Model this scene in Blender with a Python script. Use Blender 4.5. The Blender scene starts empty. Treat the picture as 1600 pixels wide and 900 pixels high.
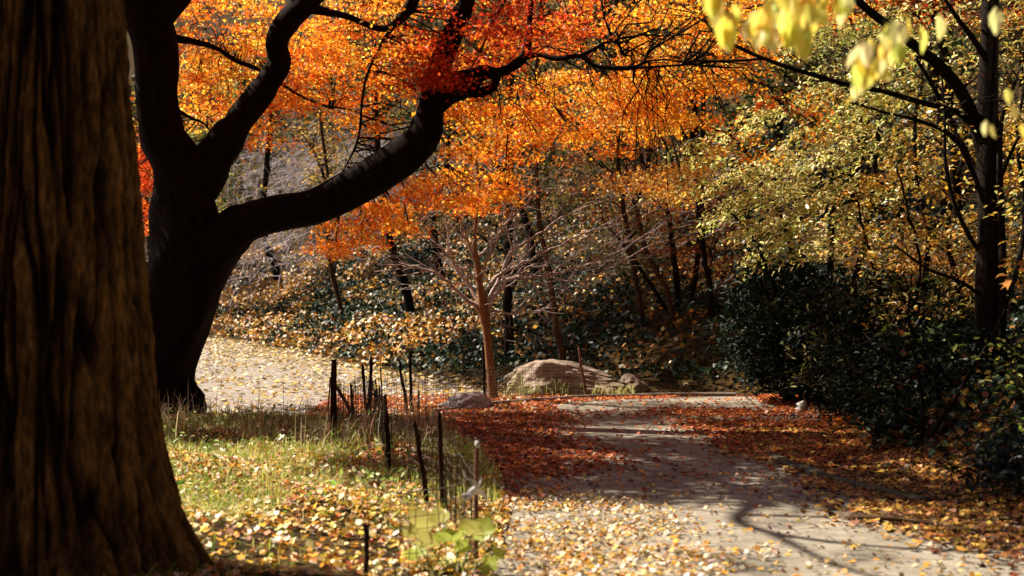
import bpy, math, random
import numpy as np
from mathutils import Vector, noise, Matrix
R = math.radians
rs = np.random.RandomState(7)
random.seed(7)
scene = bpy.context.scene
col = scene.collection

# ------------------------------------------------------------------ camera
F_PX = 2222.0
CAM_Z = 1.6
cam_data = bpy.data.cameras.new("camera")
cam = bpy.data.objects.new("camera", cam_data)
col.objects.link(cam)
cam.location = (0, 0, CAM_Z)
cam.rotation_euler = (R(90), 0, 0)
cam_data.sensor_width = 36
cam_data.lens = 50
cam_data.clip_end = 1000
cam_data.dof.use_dof = True
cam_data.dof.focus_distance = 18.5
cam_data.dof.aperture_fstop = 2.1
scene.camera = cam

# ------------------------------------------------------------------ light
SUN = Vector((-0.62, 0.33, 0.72)).normalized()
elev = math.asin(SUN.z)
world = bpy.data.worlds.new("World")
scene.world = world
world.use_nodes = True
wn = world.node_tree
sky = wn.nodes.new("ShaderNodeTexSky")
sky.sky_type = 'NISHITA'
sky.sun_disc = False
sky.sun_elevation = elev
sky.sun_rotation = math.atan2(SUN.x, SUN.y)
sky.air_density = 0.45
sky.dust_density = 1.2
sky.ozone_density = 0.5
bg = wn.nodes["Background"]
bg.inputs["Strength"].default_value = 0.05
wn.links.new(sky.outputs[0], bg.inputs[0])
sl = bpy.data.lights.new("sun", 'SUN')
sl.energy = 5.0
sl.angle = R(0.53)
sl.color = (1.0, 0.89, 0.74)
so = bpy.data.objects.new("sun", sl)
so.rotation_euler = (-SUN).to_track_quat('-Z', 'Y').to_euler()
so.location = (-20, 25, 40)
col.objects.link(so)
vs = scene.view_settings
vs.view_transform = 'Standard'
vs.look = 'None'
vs.exposure = 1.45
vs.gamma = 1
cy = scene.cycles
cy.max_bounces = 7
cy.diffuse_bounces = 2
cy.glossy_bounces = 2
cy.transmission_bounces = 5
cy.transparent_max_bounces = 4
cy.sample_clamp_indirect = 6

# ------------------------------------------------------------------ helpers
def W(px, py, d):
    return Vector(((px - 800) / F_PX * d, d, CAM_Z - (py - 450) / F_PX * d))

def tag(o, label=None, cat=None, group=None, kind=None):
    if label: o['label'] = label
    if cat: o['category'] = cat
    if group: o['group'] = group
    if kind: o['kind'] = kind
    return o

def thing(name, loc, label, cat, group=None):
    o = bpy.data.objects.new(name, None)
    o.empty_display_size = 0.3
    col.objects.link(o)
    o.location = loc
    return tag(o, label, cat, group)

def link(name, me, m, parent=None):
    o = bpy.data.objects.new(name, me)
    col.objects.link(o)
    if m: me.materials.append(m)
    if parent:
        o.parent = parent
        o.matrix_parent_inverse = Matrix.Translation(-Vector(parent.location))
    return o

class MB:
    """collects tubes and patches of quads / tris"""
    def __init__(s):
        s.v = []; s.f = []; s.n = 0
    def add(s, v, f):
        v = np.asarray(v, dtype=float)
        s.v.append(v)
        n = s.n
        s.f.extend([tuple(i + n for i in q) for q in f])
        s.n += len(v)
    def tube(s, pts, rad, sides=6, cap=True, rough=0.0, rfreq=2.0, flat=None):
        P = np.asarray([tuple(p) for p in pts], dtype=float)
        n = len(P)
        T = np.gradient(P, axis=0)
        T /= (np.linalg.norm(T, axis=1)[:, None] + 1e-9)
        a = np.array([1., 0, 0]) if abs(T[0][0]) < .8 else np.array([0, 0, 1.])
        U = np.zeros_like(P)
        u = a - T[0] * a.dot(T[0]); u /= np.linalg.norm(u)
        for i in range(n):
            u = u - T[i] * u.dot(T[i]); u /= (np.linalg.norm(u) + 1e-9)
            U[i] = u
        V = np.cross(T, U)
        th = np.linspace(0, 2 * np.pi, sides, endpoint=False)
        rad = np.asarray(rad, dtype=float)
        rr = np.repeat(rad[:, None], sides, axis=1)
        if rough:
            off = random.random() * 90
            for i in range(n):
                for j in range(sides):
                    q = P[i] / max(rad[i], .02) * 0.35
                    rr[i, j] *= 1 + rough * noise.noise((math.cos(th[j]) * rfreq + q[0] * .3 + off, math.sin(th[j]) * rfreq + q[1] * .3, q[2] * .5))
        ring = P[:, None, :] + rr[:, :, None] * (np.cos(th)[None, :, None] * U[:, None, :] + np.sin(th)[None, :, None] * V[:, None, :])
        v = ring.reshape(-1, 3)
        f = []
        for i in range(n - 1):
            b = i * sides
            for j in range(sides):
                k = (j + 1) % sides
                f.append((b + j, b + k, b + sides + k, b + sides + j))
        if cap:
            f.append(tuple(range(sides - 1, -1, -1)))
            f.append(tuple((n - 1) * sides + j for j in range(sides)))
        s.add(v, f)
    def build(s, name, m, parent=None, smooth=True):
        me = bpy.data.meshes.new(name)
        V = np.concatenate(s.v) if s.v else np.zeros((0, 3))
        me.from_pydata(V.tolist(), [], s.f)
        if smooth:
            me.polygons.foreach_set('use_smooth', [True] * len(me.polygons))
        me.update()
        return link(name, me, m, parent)

def crom(pts, step=6):
    """Catmull-Rom through rows of numbers"""
    P = np.asarray(pts, dtype=float)
    P = np.vstack([2 * P[0] - P[1], P, 2 * P[-1] - P[-2]])
    out = []
    for i in range(1, len(P) - 2):
        for k in range(step):
            t = k / step
            a, b, c, d = P[i - 1], P[i], P[i + 1], P[i + 2]
            out.append(.5 * (2 * b + (c - a) * t + (2 * a - 5 * b + 4 * c - d) * t * t + (3 * b - a - 3 * c + d) * t ** 3))
    out.append(P[-2])
    return np.array(out)

def traced(rows, step=6):
    """rows of (px, py, d, width_px) -> world points, radii"""
    o = []
    for px, py, d, w in rows:
        p = W(px, py, d)
        o.append((p.x, p.y, p.z, w * .5 * d / F_PX))
    c = crom(o, step)
    return c[:, :3], np.maximum(c[:, 3], .002)

# leaf templates: vertices in leaf plane, faces
def star_leaf():
    pts = []
    lobes = [(90, 1.0), (38, .92), (142, .92), (-12, .66), (192, .66)]
    order = sorted(lobes, key=lambda a: a[0])
    for i, (a, r) in enumerate(order):
        pts.append((math.cos(R(a)) * r, math.sin(R(a)) * r, -.12 * r))
        b = order[(i + 1) % 5][0] + (360 if i == 4 else 0)
        m = (a + b) / 2
        rr = .36 if i < 4 else .22
        pts.append((math.cos(R(m)) * rr, math.sin(R(m)) * rr, .04))
    return np.array(pts) * .5, [tuple(range(10))]
def oval_leaf(w=.42):
    p = [(0, -.5, 0), (w * .5, -.18, .07), (w * .48, .15, .07), (0, .55, -.06), (-w * .48, .15, .07), (-w * .5, -.18, .07)]
    return np.array(p), [(0, 1, 2, 3), (0, 3, 4, 5)]
def ivy_leaf():
    p = [(0, -.35, 0), (.42, -.3, .03), (.3, .05, -.02), (0, .55, -.08), (-.3, .05, -.02), (-.42, -.3, .03)]
    return np.array(p), [(0, 1, 2, 3), (0, 3, 4, 5)]
def curl_leaf():
    p = [(0, -.5, .1), (.33, -.3, .0), (.4, .12, .12), (.12, .2, -.02), (0, .5, .14), (-.12, .2, -.02), (-.42, .1, .1), (-.3, -.3, 0)]
    return np.array(p), [(0, 1, 2, 3), (0, 3, 4, 5), (0, 5, 6, 7)]
STAR, OVAL, IVY, CURL, LONG = star_leaf(), oval_leaf(), ivy_leaf(), curl_leaf(), oval_leaf(.28)

class Leaves:
    def __init__(s):
        s.c = []; s.n = []; s.s = []; s.t = []
    def add(s, c, n, size, tint):
        s.c.append(c); s.n.append(n); s.s.append(size); s.t.append(tint)
    def build(s, name, tmpl, m, parent=None):
        C = np.concatenate(s.c); N = np.concatenate(s.n); S = np.concatenate(s.s); T = np.concatenate(s.t)
        N = N / (np.linalg.norm(N, axis=1)[:, None] + 1e-9)
        k = len(C)
        a = rs.randn(k, 3)
        U = a - N * (a * N).sum(1)[:, None]
        U /= (np.linalg.norm(U, axis=1)[:, None] + 1e-9)
        Vv = np.cross(N, U)
        tv, tf = tmpl
        nv = len(tv)
        V = C[:, None, :] + S[:, None, None] * (tv[None, :, 0, None] * U[:, None, :] + tv[None, :, 1, None] * Vv[:, None, :] + tv[None, :, 2, None] * N[:, None, :] * (0.4 + 1.4 * rs.rand(k, 1, 1)))
        me = bpy.data.meshes.new(name)
        me.vertices.add(k * nv)
        me.vertices.foreach_set('co', V.reshape(-1))
        fl = np.concatenate([np.array(f) for f in tf])
        loops = (np.arange(k)[:, None] * nv + fl[None, :]).reshape(-1)
        sizes = np.tile(np.array([len(f) for f in tf]), k)
        starts = np.concatenate([[0], np.cumsum(sizes)[:-1]])
        me.loops.add(len(loops))
        me.loops.foreach_set('vertex_index', loops.astype(np.int32))
        me.polygons.add(len(sizes))
        me.polygons.foreach_set('loop_start', starts.astype(np.int32))
        me.update(calc_edges=True)
        at = me.color_attributes.new('tint', 'FLOAT_COLOR', 'POINT')
        c4 = np.ones((k, nv, 4)); c4[:, :, :3] = T[:, None, :]
        at.data.foreach_set('color', c4.reshape(-1))
        return link(name, me, m, parent)

def pal(n, cols, w=None, jit=.25):
    cols = np.array(cols, dtype=float)
    i = rs.choice(len(cols), n, p=None if w is None else np.array(w) / np.sum(w))
    c = cols[i] * (1 + jit * rs.randn(n, 1)) * (1 + .08 * rs.randn(n, 3))
    return np.clip(c, .003, .9)

# ------------------------------------------------------------------ materials
def mat(name):
    m = bpy.data.materials.new(name)
    m.use_nodes = True
    return m, m.node_tree, m.node_tree.nodes['Principled BSDF']

def leaf_mat(name, trans=.5, rough=.5, spec=.4):
    m, nt, pb = mat(name)
    a = nt.nodes.new('ShaderNodeAttribute'); a.attribute_name = 'tint'
    nt.links.new(a.outputs['Color'], pb.inputs['Base Color'])
    pb.inputs['Roughness'].default_value = rough
    pb.inputs['Specular IOR Level'].default_value = spec
    if trans:
        tr = nt.nodes.new('ShaderNodeBsdfTranslucent')
        nt.links.new(a.outputs['Color'], tr.inputs['Color'])
        mx = nt.nodes.new('ShaderNodeMixShader')
        mx.inputs[0].default_value = trans
        nt.links.new(pb.outputs[0], mx.inputs[1]); nt.links.new(tr.outputs[0], mx.inputs[2])
        nt.links.new(mx.outputs[0], nt.nodes['Material Output'].inputs['Surface'])
    return m

def ramp(nt, src, stops):
    r = nt.nodes.new('ShaderNodeValToRGB')
    e = r.color_ramp.elements
    while len(e) < len(stops): e.new(.5)
    for i, (p, c) in enumerate(stops):
        e[i].position = p; e[i].color = (*c, 1)
    nt.links.new(src, r.inputs[0])
    return r

def bark_mat(name, c1, c2, c3, scale=6, stretch=.18, bump=.6, rough=.9):
    m, nt, pb = mat(name)
    tc = nt.nodes.new('ShaderNodeTexCoord')
    mp = nt.nodes.new('ShaderNodeMapping')
    mp.inputs['Scale'].default_value = (1, 1, stretch)
    nt.links.new(tc.outputs['Object'], mp.inputs[0])
    n1 = nt.nodes.new('ShaderNodeTexNoise'); n1.inputs['Scale'].default_value = scale; n1.inputs['Detail'].default_value = 6; n1.inputs['Distortion'].default_value = .6
    n2 = nt.nodes.new('ShaderNodeTexNoise'); n2.inputs['Scale'].default_value = scale * 5; n2.inputs['Detail'].default_value = 5
    nt.links.new(mp.outputs[0], n1.inputs[0]); nt.links.new(mp.outputs[0], n2.inputs[0])
    mx = nt.nodes.new('ShaderNodeMath'); mx.operation = 'MULTIPLY_ADD'
    mx.inputs[1].default_value = .5
    nt.links.new(n2.outputs[0], mx.inputs[0]); 
    h = nt.nodes.new('ShaderNodeMath'); h.operation = 'MULTIPLY'; h.inputs[1].default_value = .5
    nt.links.new(n1.outputs[0], h.inputs[0]); nt.links.new(h.outputs[0], mx.inputs[2])
    r = ramp(nt, mx.outputs[0], [(.36, c1), (.5, c2), (.66, c3)])
    nt.links.new(r.outputs[0], pb.inputs['Base Color'])
    b = nt.nodes.new('ShaderNodeBump'); b.inputs['Strength'].default_value = bump; b.inputs['Distance'].default_value = .03
    nt.links.new(mx.outputs[0], b.inputs['Height']); nt.links.new(b.outputs[0], pb.inputs['Normal'])
    pb.inputs['Roughness'].default_value = rough
    pb.inputs['Specular IOR Level'].default_value = .05
    return m

M = {}
M['maple_leaf'] = leaf_mat('maple leaf', .68, .45, .35)
M['yellow_leaf'] = leaf_mat('pale green leaf', .42, .38, .5)
M['litter'] = leaf_mat('fallen leaf', .12, .5, .4)
M['ivy'] = leaf_mat('ivy leaf', .08, .45, .2)
M['shrub'] = leaf_mat('dark shrub leaf', .1, .55, .12)
M['near_leaf'] = leaf_mat('thin pale yellow leaf', .65, .4, .4)
M['grass'] = leaf_mat('grass blade', .35, .6, .1)
M['bark_front'] = bark_mat('furrowed bark', (.03, .017, .007), (.11, .06, .019), (.28, .15, .045), 8, .3, .9)
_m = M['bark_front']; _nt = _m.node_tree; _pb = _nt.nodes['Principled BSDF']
_at = _nt.nodes.new('ShaderNodeAttribute'); _at.attribute_name = 'plate_shade'
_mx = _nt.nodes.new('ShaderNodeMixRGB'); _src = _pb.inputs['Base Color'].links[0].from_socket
_mx.inputs[1].default_value = (.012, .008, .005, 1)  # furrow colour: dark inner bark plus recess shade painted in
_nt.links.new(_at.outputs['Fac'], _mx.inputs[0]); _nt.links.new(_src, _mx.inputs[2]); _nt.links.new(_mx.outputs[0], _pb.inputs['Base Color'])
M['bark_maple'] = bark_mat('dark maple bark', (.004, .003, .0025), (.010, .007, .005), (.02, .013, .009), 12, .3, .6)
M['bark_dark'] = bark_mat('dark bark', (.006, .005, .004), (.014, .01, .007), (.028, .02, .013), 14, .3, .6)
M['bark_young'] = bark_mat('young reddish bark', (.13, .06, .028), (.2, .1, .05), (.27, .155, .085), 20, .5, .3)
M['bark_pale'] = bark_mat('pale twig bark', (.22, .16, .14), (.33, .26, .24), (.45, .38, .36), 25, .5, .2)
M['bark_lilac'] = bark_mat('bleached brush stems', (.4, .33, .34), (.52, .45, .46), (.64, .57, .58), 25, .5, .2)
M['bark_brown'] = bark_mat('brown bark', (.03, .016, .01), (.06, .034, .02), (.11, .065, .035), 20, .4, .4)
M['stake'] = bark_mat('weathered stake', (.008, .004, .003), (.022, .01, .007), (.05, .022, .015), 25, .3, .5)
M['stake_rust'] = bark_mat('rusty brown stake', (.08, .03, .02), (.15, .07, .05), (.22, .12, .09), 25, .3, .5)

# ------------------------------------------------------------------ terrain
BANK = [(-140, 95), (-40, 62), (-20, 52), (-12, 47.5), (-9.3, 45), (-6.2, 37.5), (-4.2, 32), (-2.3, 26.8), (-1.0, 24.2), (-.3, 23.2), (1.2, 22.4), (2.4, 21.6), (4.2, 21.0),
        (4.4, 18.6), (3.75, 15.5), (3.35, 13.2), (3.6, 11), (4.0, 9.3), (4.7, 6), (5.2, 0), (6, -20), (10, -120)]
FLAT = BANK + [(-140, -120)]
def seg_dist(x, y, poly, closed=False):
    d = np.full(x.shape, 1e9)
    n = len(poly)
    for i in range(n if closed else n - 1):
        ax, ay = poly[i]; bx, by = poly[(i + 1) % n]
        ux, uy = bx - ax, by - ay
        t = np.clip(((x - ax) * ux + (y - ay) * uy) / (ux * ux + uy * uy + 1e-12), 0, 1)
        d = np.minimum(d, np.hypot(x - ax - t * ux, y - ay - t * uy))
    return d
def inside(x, y, poly):
    r = np.zeros(x.shape, bool)
    n = len(poly)
    for i in range(n):
        ax, ay = poly[i]; bx, by = poly[(i + 1) % n]
        if ay == by: continue
        c = ((ay > y) != (by > y)) & (x < (bx - ax) * (y - ay) / (by - ay) + ax)
        r ^= c
    return r
PATH = [(-.7, -3), (-.35, 4), (-.1, 8), (0, 11), (-.35, 14), (-.95, 17.2), (-.95, 18.2), (0, 19.5), (1.4, 20.6), (2.3, 20.85), (3.3, 20.9), (4.15, 20.6),
        (4.0, 18.6), (3.3, 15.5), (2.55, 13.2), (2.62, 12), (3.05, 10.2), (3.5, 8.5), (4.1, 5), (4.6, 0), (4.8, -3)]
FAR = [(-34, 19), (-14, 19), (-6, 18), (-3.9, 17.8), (-2.3, 17.3), (-1.3, 17.8), (-1.1, 18.6), (-.55, 20.2), (-.2, 21.6), (-.9, 23.3), (-2.3, 26), (-4.2, 31), (-6.3, 36.5), (-9.4, 44), (-12, 46.5), (-34, 58)]
def smooth_poly(p, step=4):
    return [tuple(q) for q in crom(list(p) + [p[0]], step)[:-1]]
def sstep(a, b, x):
    t = np.clip((x - a) / (b - a), 0, 1)
    return t * t * (3 - 2 * t)
def bank_s(x, y):
    return np.where(inside(x, y, FLAT), 0, seg_dist(x, y, BANK))
def height(x, y):
    x = np.atleast_1d(np.asarray(x, float)); y = np.atleast_1d(np.asarray(y, float))
    s = bank_s(x, y)
    sc = np.minimum(s, 60)
    h = .2 * sc + .0045 * sc ** 2 + .25 * np.maximum(s - 60, 0) * (s < 100) + 10 * (s >= 100)
    h += sstep(1, 4.5, x) * .3 * np.minimum(s, 3.5)
    h += .05 * np.minimum(s, 4)* np.sin(x * 1.1 + y * .7) + .12 * np.minimum(s * .3, 1.5) * np.sin(x * .53 - y * .41)
    onp = inside(x, y, PATH) | inside(x, y, FAR)
    off = np.where(onp, 0, np.minimum(seg_dist(x, y, PATH, True), seg_dist(x, y, FAR, True)))
    w = sstep(.15, 1.0, off)
    h += w * (.05 + .045 * np.sin(x * 2.3 + 1) * np.sin(y * 1.7) + .03 * np.sin(x * 5.1 + y * 3.3))
    return h
def hz(x, y): return float(height(x, y)[0])
def ground_hit(px, py, dmin=6, dmax=100):
    for d in np.arange(dmin, dmax, .1):
        p = W(px, py, d)
        if p.z <= hz(p.x, p.y): return d
    return dmax

xs = np.concatenate([np.linspace(-320, -40, 15), np.linspace(-38, -10, 40), np.linspace(-9.7, 9.7, 98), np.linspace(10, 38, 40), np.linspace(40, 320, 15)])
ys = np.concatenate([np.linspace(-200, -5, 12), np.linspace(-4, 5, 14), np.linspace(5.2, 27, 132), np.linspace(27.4, 60, 70), np.linspace(62, 140, 40), np.linspace(150, 420, 12)])
X, Y = np.meshgrid(xs, ys)
Z = height(X.ravel(), Y.ravel())
onp = inside(X.ravel(), Y.ravel(), PATH) | inside(X.ravel(), Y.ravel(), FAR)
Z = Z - .012 * onp
gv = np.stack([X.ravel(), Y.ravel(), Z], 1)
nx, ny = len(xs), len(ys)
gf = [(j * nx + i, j * nx + i + 1, (j + 1) * nx + i + 1, (j + 1) * nx + i) for j in range(ny - 1) for i in range(nx - 1)]
b = MB(); b.add(gv, gf)
m, nt, pb = mat('leafy soil')
tc = nt.nodes.new('ShaderNodeTexCoord')
n1 = nt.nodes.new('ShaderNodeTexNoise'); n1.inputs['Scale'].default_value = 14; n1.inputs['Detail'].default_value = 6
n2 = nt.nodes.new('ShaderNodeTexVoronoi'); n2.inputs['Scale'].default_value = 16
nt.links.new(tc.outputs['Object'], n1.inputs[0]); nt.links.new(tc.outputs['Object'], n2.inputs[0])
r1 = ramp(nt, n1.outputs[0], [(.35, (.008, .006, .003)), (.52, (.025, .015, .007)), (.7, (.06, .034, .012))])
r2 = ramp(nt, n2.outputs['Color'], [(.2, (.012, .008, .004)), (.5, (.05, .03, .01)), (.8, (.14, .08, .02))])
mx = nt.nodes.new('ShaderNodeMixRGB'); mx.inputs[0].default_value = .4
nt.links.new(r1.outputs[0], mx.inputs[1]); nt.links.new(r2.outputs[0], mx.inputs[2])
nt.links.new(mx.outputs[0], pb.inputs['Base Color'])
bp = nt.nodes.new('ShaderNodeBump'); bp.inputs['Distance'].default_value = .05; bp.inputs['Strength'].default_value = .8
nt.links.new(n1.outputs[0], bp.inputs['Height']); nt.links.new(bp.outputs[0], pb.inputs['Normal'])
pb.inputs['Roughness'].default_value = .95; pb.inputs['Specular IOR Level'].default_value = .05
b.build('ground', m)
tag(bpy.data.objects['ground'], 'brown soil of the verge and the wooded hillside behind', 'ground', kind='structure')

def sheet(name, poly, z, m):
    me = bpy.data.meshes.new(name)
    pts = smooth_poly(poly)
    me.from_pydata([(x, y, z) for x, y in pts], [], [tuple(range(len(pts)))])
    me.update()
    return link(name, me, m)
# hexagonal asphalt pavers
m, nt, pb = mat('hexagonal pavers')
tc = nt.nodes.new('ShaderNodeTexCoord')
def math_node(op, a, b=None, c=None):
    n = nt.nodes.new('ShaderNodeMath'); n.operation = op
    for i, v in enumerate((a, b, c)):
        if v is None: continue
        if isinstance(v, (int, float)): n.inputs[i].default_value = v
        else: nt.links.new(v, n.inputs[i])
    return n.outputs[0]
dn = nt.nodes.new('ShaderNodeTexNoise'); dn.inputs['Scale'].default_value = 2.5; dn.inputs['Detail'].default_value = 3
nt.links.new(tc.outputs['Object'], dn.inputs[0])
va = nt.nodes.new('ShaderNodeVectorMath'); va.operation = 'MULTIPLY_ADD'
va.inputs[1].default_value = (.13, .13, 0)
nt.links.new(dn.outputs['Color'], va.inputs[0]); nt.links.new(tc.outputs['Object'], va.inputs[2])
sp = nt.nodes.new('ShaderNodeSeparateXYZ'); nt.links.new(va.outputs[0], sp.inputs[0])
Sx = 0.3; Sy = Sx * math.sqrt(3)
def hexd(ox, oy):
    ax = math_node('ABSOLUTE', math_node('SUBTRACT', math_node('FLOORED_MODULO', math_node('ADD', sp.outputs[0], ox + 100 * Sx), Sx), Sx / 2))
    ay = math_node('ABSOLUTE', math_node('SUBTRACT', math_node('FLOORED_MODULO', math_node('ADD', sp.outputs[1], oy + 100 * Sy), Sy), Sy / 2))
    return math_node('MAXIMUM', ax, math_node('ADD', math_node('MULTIPLY', ax, .5), math_node('MULTIPLY', ay, .8660254)))
hd = math_node('MINIMUM', hexd(0, 0), hexd(Sx / 2, Sy / 2))
n1 = nt.nodes.new('ShaderNodeTexNoise'); n1.inputs['Scale'].default_value = 1.3; n1.inputs['Detail'].default_value = 5
n2 = nt.nodes.new('ShaderNodeTexNoise'); n2.inputs['Scale'].default_value = 60; n2.inputs['Detail'].default_value = 4
nt.links.new(tc.outputs['Object'], n1.inputs[0]); nt.links.new(tc.outputs['Object'], n2.inputs[0])
gap = math_node('SMOOTH_MIN', 1.0, math_node('MULTIPLY', math_node('MAXIMUM', math_node('SUBTRACT', hd, Sx * .5 - .016), 0.0), 90.0), .01)
base = ramp(nt, n1.outputs[0], [(.35, (.165, .145, .11)), (.65, (.28, .25, .2))])
n3 = nt.nodes.new('ShaderNodeTexNoise'); n3.inputs['Scale'].default_value = 4.5; n3.inputs['Detail'].default_value = 8; n3.inputs['Roughness'].default_value = .7
nt.links.new(tc.outputs['Object'], n3.inputs[0])
fine = ramp(nt, math_node('ADD', math_node('MULTIPLY', n2.outputs[0], .45), math_node('MULTIPLY', n3.outputs[0], .55)), [(.36, (.5, .47, .42)), (.5, (.95, .94, .9)), (.64, (1.25, 1.22, 1.15))])
ml = nt.nodes.new('ShaderNodeMixRGB'); ml.blend_type = 'MULTIPLY'; ml.inputs[0].default_value = 1
nt.links.new(base.outputs[0], ml.inputs[1]); nt.links.new(fine.outputs[0], ml.inputs[2])
mg = nt.nodes.new('ShaderNodeMixRGB'); mg.inputs[2].default_value = (.1, .085, .065, 1)
gn = math_node('MULTIPLY', gap, math_node('MULTIPLY', math_node('SUBTRACT', n1.outputs[0], .36), 4.0))
nt.links.new(gn, mg.inputs[0]); nt.links.new(ml.outputs[0], mg.inputs[1])
nt.links.new(mg.outputs[0], pb.inputs['Base Color'])
bp = nt.nodes.new('ShaderNodeBump'); bp.inputs['Distance'].default_value = .012; bp.inputs['Strength'].default_value = .9
hh = math_node('SUBTRACT', math_node('MULTIPLY', n1.outputs[0], 2.5), math_node('MULTIPLY', gap, .35))
nt.links.new(hh, bp.inputs['Height']); nt.links.new(bp.outputs[0], pb.inputs['Normal'])
pb.inputs['Roughness'].default_value = .75
tag(sheet('path', PATH, .006, m), 'grey path of hexagonal pavers strewn with leaves', 'path', kind='structure')
m, nt, pb = mat('pale gravel')
tc = nt.nodes.new('ShaderNodeTexCoord')
n1 = nt.nodes.new('ShaderNodeTexNoise'); n1.inputs['Scale'].default_value = 12; n1.inputs['Detail'].default_value = 6
nt.links.new(tc.outputs['Object'], n1.inputs[0])
r1 = ramp(nt, n1.outputs[0], [(.35, (.15, .125, .1)), (.65, (.25, .21, .17))])
nt.links.new(r1.outputs[0], pb.inputs['Base Color']); pb.inputs['Roughness'].default_value = .8
tag(sheet('far_path', FAR, .01, m), 'sunlit pale path curving away behind the maple', 'path', kind='structure')

# kerbs
def kerb(name, pts, w, h, m, label):
    c = crom(pts, 6)
    b = MB()
    T = np.gradient(c, axis=0); T /= np.linalg.norm(T, axis=1)[:, None]
    N = np.stack([-T[:, 1], T[:, 0]], 1)
    prof = [(-w / 2, -.05), (-w / 2, h - .015), (-w / 2 + .015, h), (w / 2 - .015, h), (w / 2, h - .015), (w / 2, -.05)]
    v = []; f = []
    for i, p in enumerate(c):
        j = .012 * noise.noise((p[0] * 2, p[1] * 2, 0))
        for a, z in prof:
            q = p + N[i] * a
            v.append((q[0], q[1], z + j + 0.0))
    k = len(prof)
    for i in range(len(c) - 1):
        for a in range(k - 1):
            f.append((i * k + a, i * k + a + 1, (i + 1) * k + a + 1, (i + 1) * k + a))
    f += [tuple(range(k)), tuple((len(c) - 1) * k + a for a in range(k))[::-1]]
    b.add(v, f)
    o = b.build(name, m, smooth=False)
    tag(o, label, 'kerb', kind='structure')
M['kerb_stone'] = bark_mat('kerb stone', (.14, .11, .09), (.24, .2, .17), (.33, .28, .25), 8, 1, .3)
M['kerb_moss'] = bark_mat('mossy kerb stone', (.04, .045, .03), (.09, .09, .06), (.14, .13, .09), 8, 1, .3)
kerb('kerb', [(-1.0, 18.1), (-.45, 18.95), (0, 19.55), (.7, 20.2), (1.4, 20.65), (2.4, 20.95), (3.3, 21.0)], .07, .06, M['kerb_stone'], 'thin pale kerb curving in front of the boulder')
kerb('kerb', [(2.45, 13.4), (2.5, 12.6), (2.62, 11.9), (2.85, 11.1), (3.05, 10.5)], .1, .05, M['kerb_moss'], 'mossy kerb half buried in leaves below the dark bank')

# ------------------------------------------------------------------ leaf litter
YEL = [(.7, .33, .015), (.72, .44, .04), (.6, .24, .015), (.7, .52, .22), (.4, .12, .015)]
RED = [(.38, .055, .01), (.5, .13, .015), (.25, .02, .006), (.65, .22, .02), (.2, .06, .015)]
BRN = [(.3, .1, .02), (.42, .16, .025), (.2, .06, .02), (.5, .26, .05), (.1, .045, .015)]
PAL = [(.72, .6, .45), (.6, .46, .28), (.5, .36, .18), (.78, .7, .6), (.62, .4, .1)]
def in_px(x, y, z, poly):
    px = 800 + x / y * F_PX; py = 450 + (CAM_Z - z) / y * F_PX
    return inside(px, py, poly)
def vnoise(x, y, sc, seed=0):
    return np.array([noise.noise((a * sc + seed, b_ * sc, seed * 1.7)) for a, b_ in zip(x, y)])
def litter(name, n, xr, yr, dens, cols, size, label, tilt=.35, tmpl=CURL, weights=None, lift=.012, ypow=1.0, matn='litter', sat=.2):
    x = rs.uniform(*xr, n); y = yr[0] + (yr[1] - yr[0]) * rs.rand(n) ** ypow
    k = rs.rand(n) < dens(x, y)
    x, y = x[k], y[k]
    n = len(x)
    z = height(x, y) + lift + rs.rand(n) * .02
    nn = rs.randn(n, 3) * tilt; nn[:, 2] = 1
    L = Leaves()
    L.add(np.stack([x, y, z], 1), nn, size * (.65 + .7 * rs.rand(n)), pal(n, np.array(cols) * .8, weights, sat))
    o = L.build(name, tmpl, M[matn])
    tag(o, label, 'fallen leaves', kind='stuff')
    print(name, n)
    return o

def d_red(x, y):
    left = 1 - sstep(-.2, 1.3, x + .25 * np.sin(y * 1.3))       # west part of the path
    right = sstep(1.5, 2.6, x - .12 * (16 - y)) * sstep(11.5, 14, y)
    a = np.maximum(left * sstep(10.3, 12.5, y + .3 * np.sin(x * 3)), right)
    a = a * (x > -2.6)
    a = a * (.35 + .65 * (vnoise(x, y, .9, 3) > -.25))
    kd = seg_dist(x, y, [(-1.0, 18.1), (-.45, 18.95), (0, 19.55), (.7, 20.2), (1.4, 20.65), (2.4, 20.95), (3.3, 21.0)])
    a = a * np.where((x > .6) & (x < 3.5), 1 - .93 * sstep(17.9, 18.9, y + .25 * np.sin(x * 2)), 1)
    edge = .9 * (1 - sstep(.25, .6, kd)) * (x < 2.4)
    return np.maximum(np.maximum(a, edge), .05 * (y > 11)) * (bank_s(x, y) < .3)
litter('red_leaves', 62000, (-2.7, 4.3), (10.2, 21), d_red, RED, .05, 'deep red maple leaves lying thick on the shaded path', weights=[4, 4, 2, 2, 1])
def d_brn(x, y):
    a = sstep(2.0, 3.0, x + .1 * np.sin(y * 2) - .12 * (10.5 - y) * (y < 10.5)) * (1 - sstep(15, 17, y))
    return a * (.3 + .7 * (vnoise(x, y, 1.1, 8) > -.2)) * (bank_s(x, y) < 2.0)
litter('brown_leaves', 40000, (1.6, 5.5), (7.4, 17), d_brn, BRN + [(.6, .38, .06)], .06, 'brown and amber leaves banked along the mossy kerb')
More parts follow.
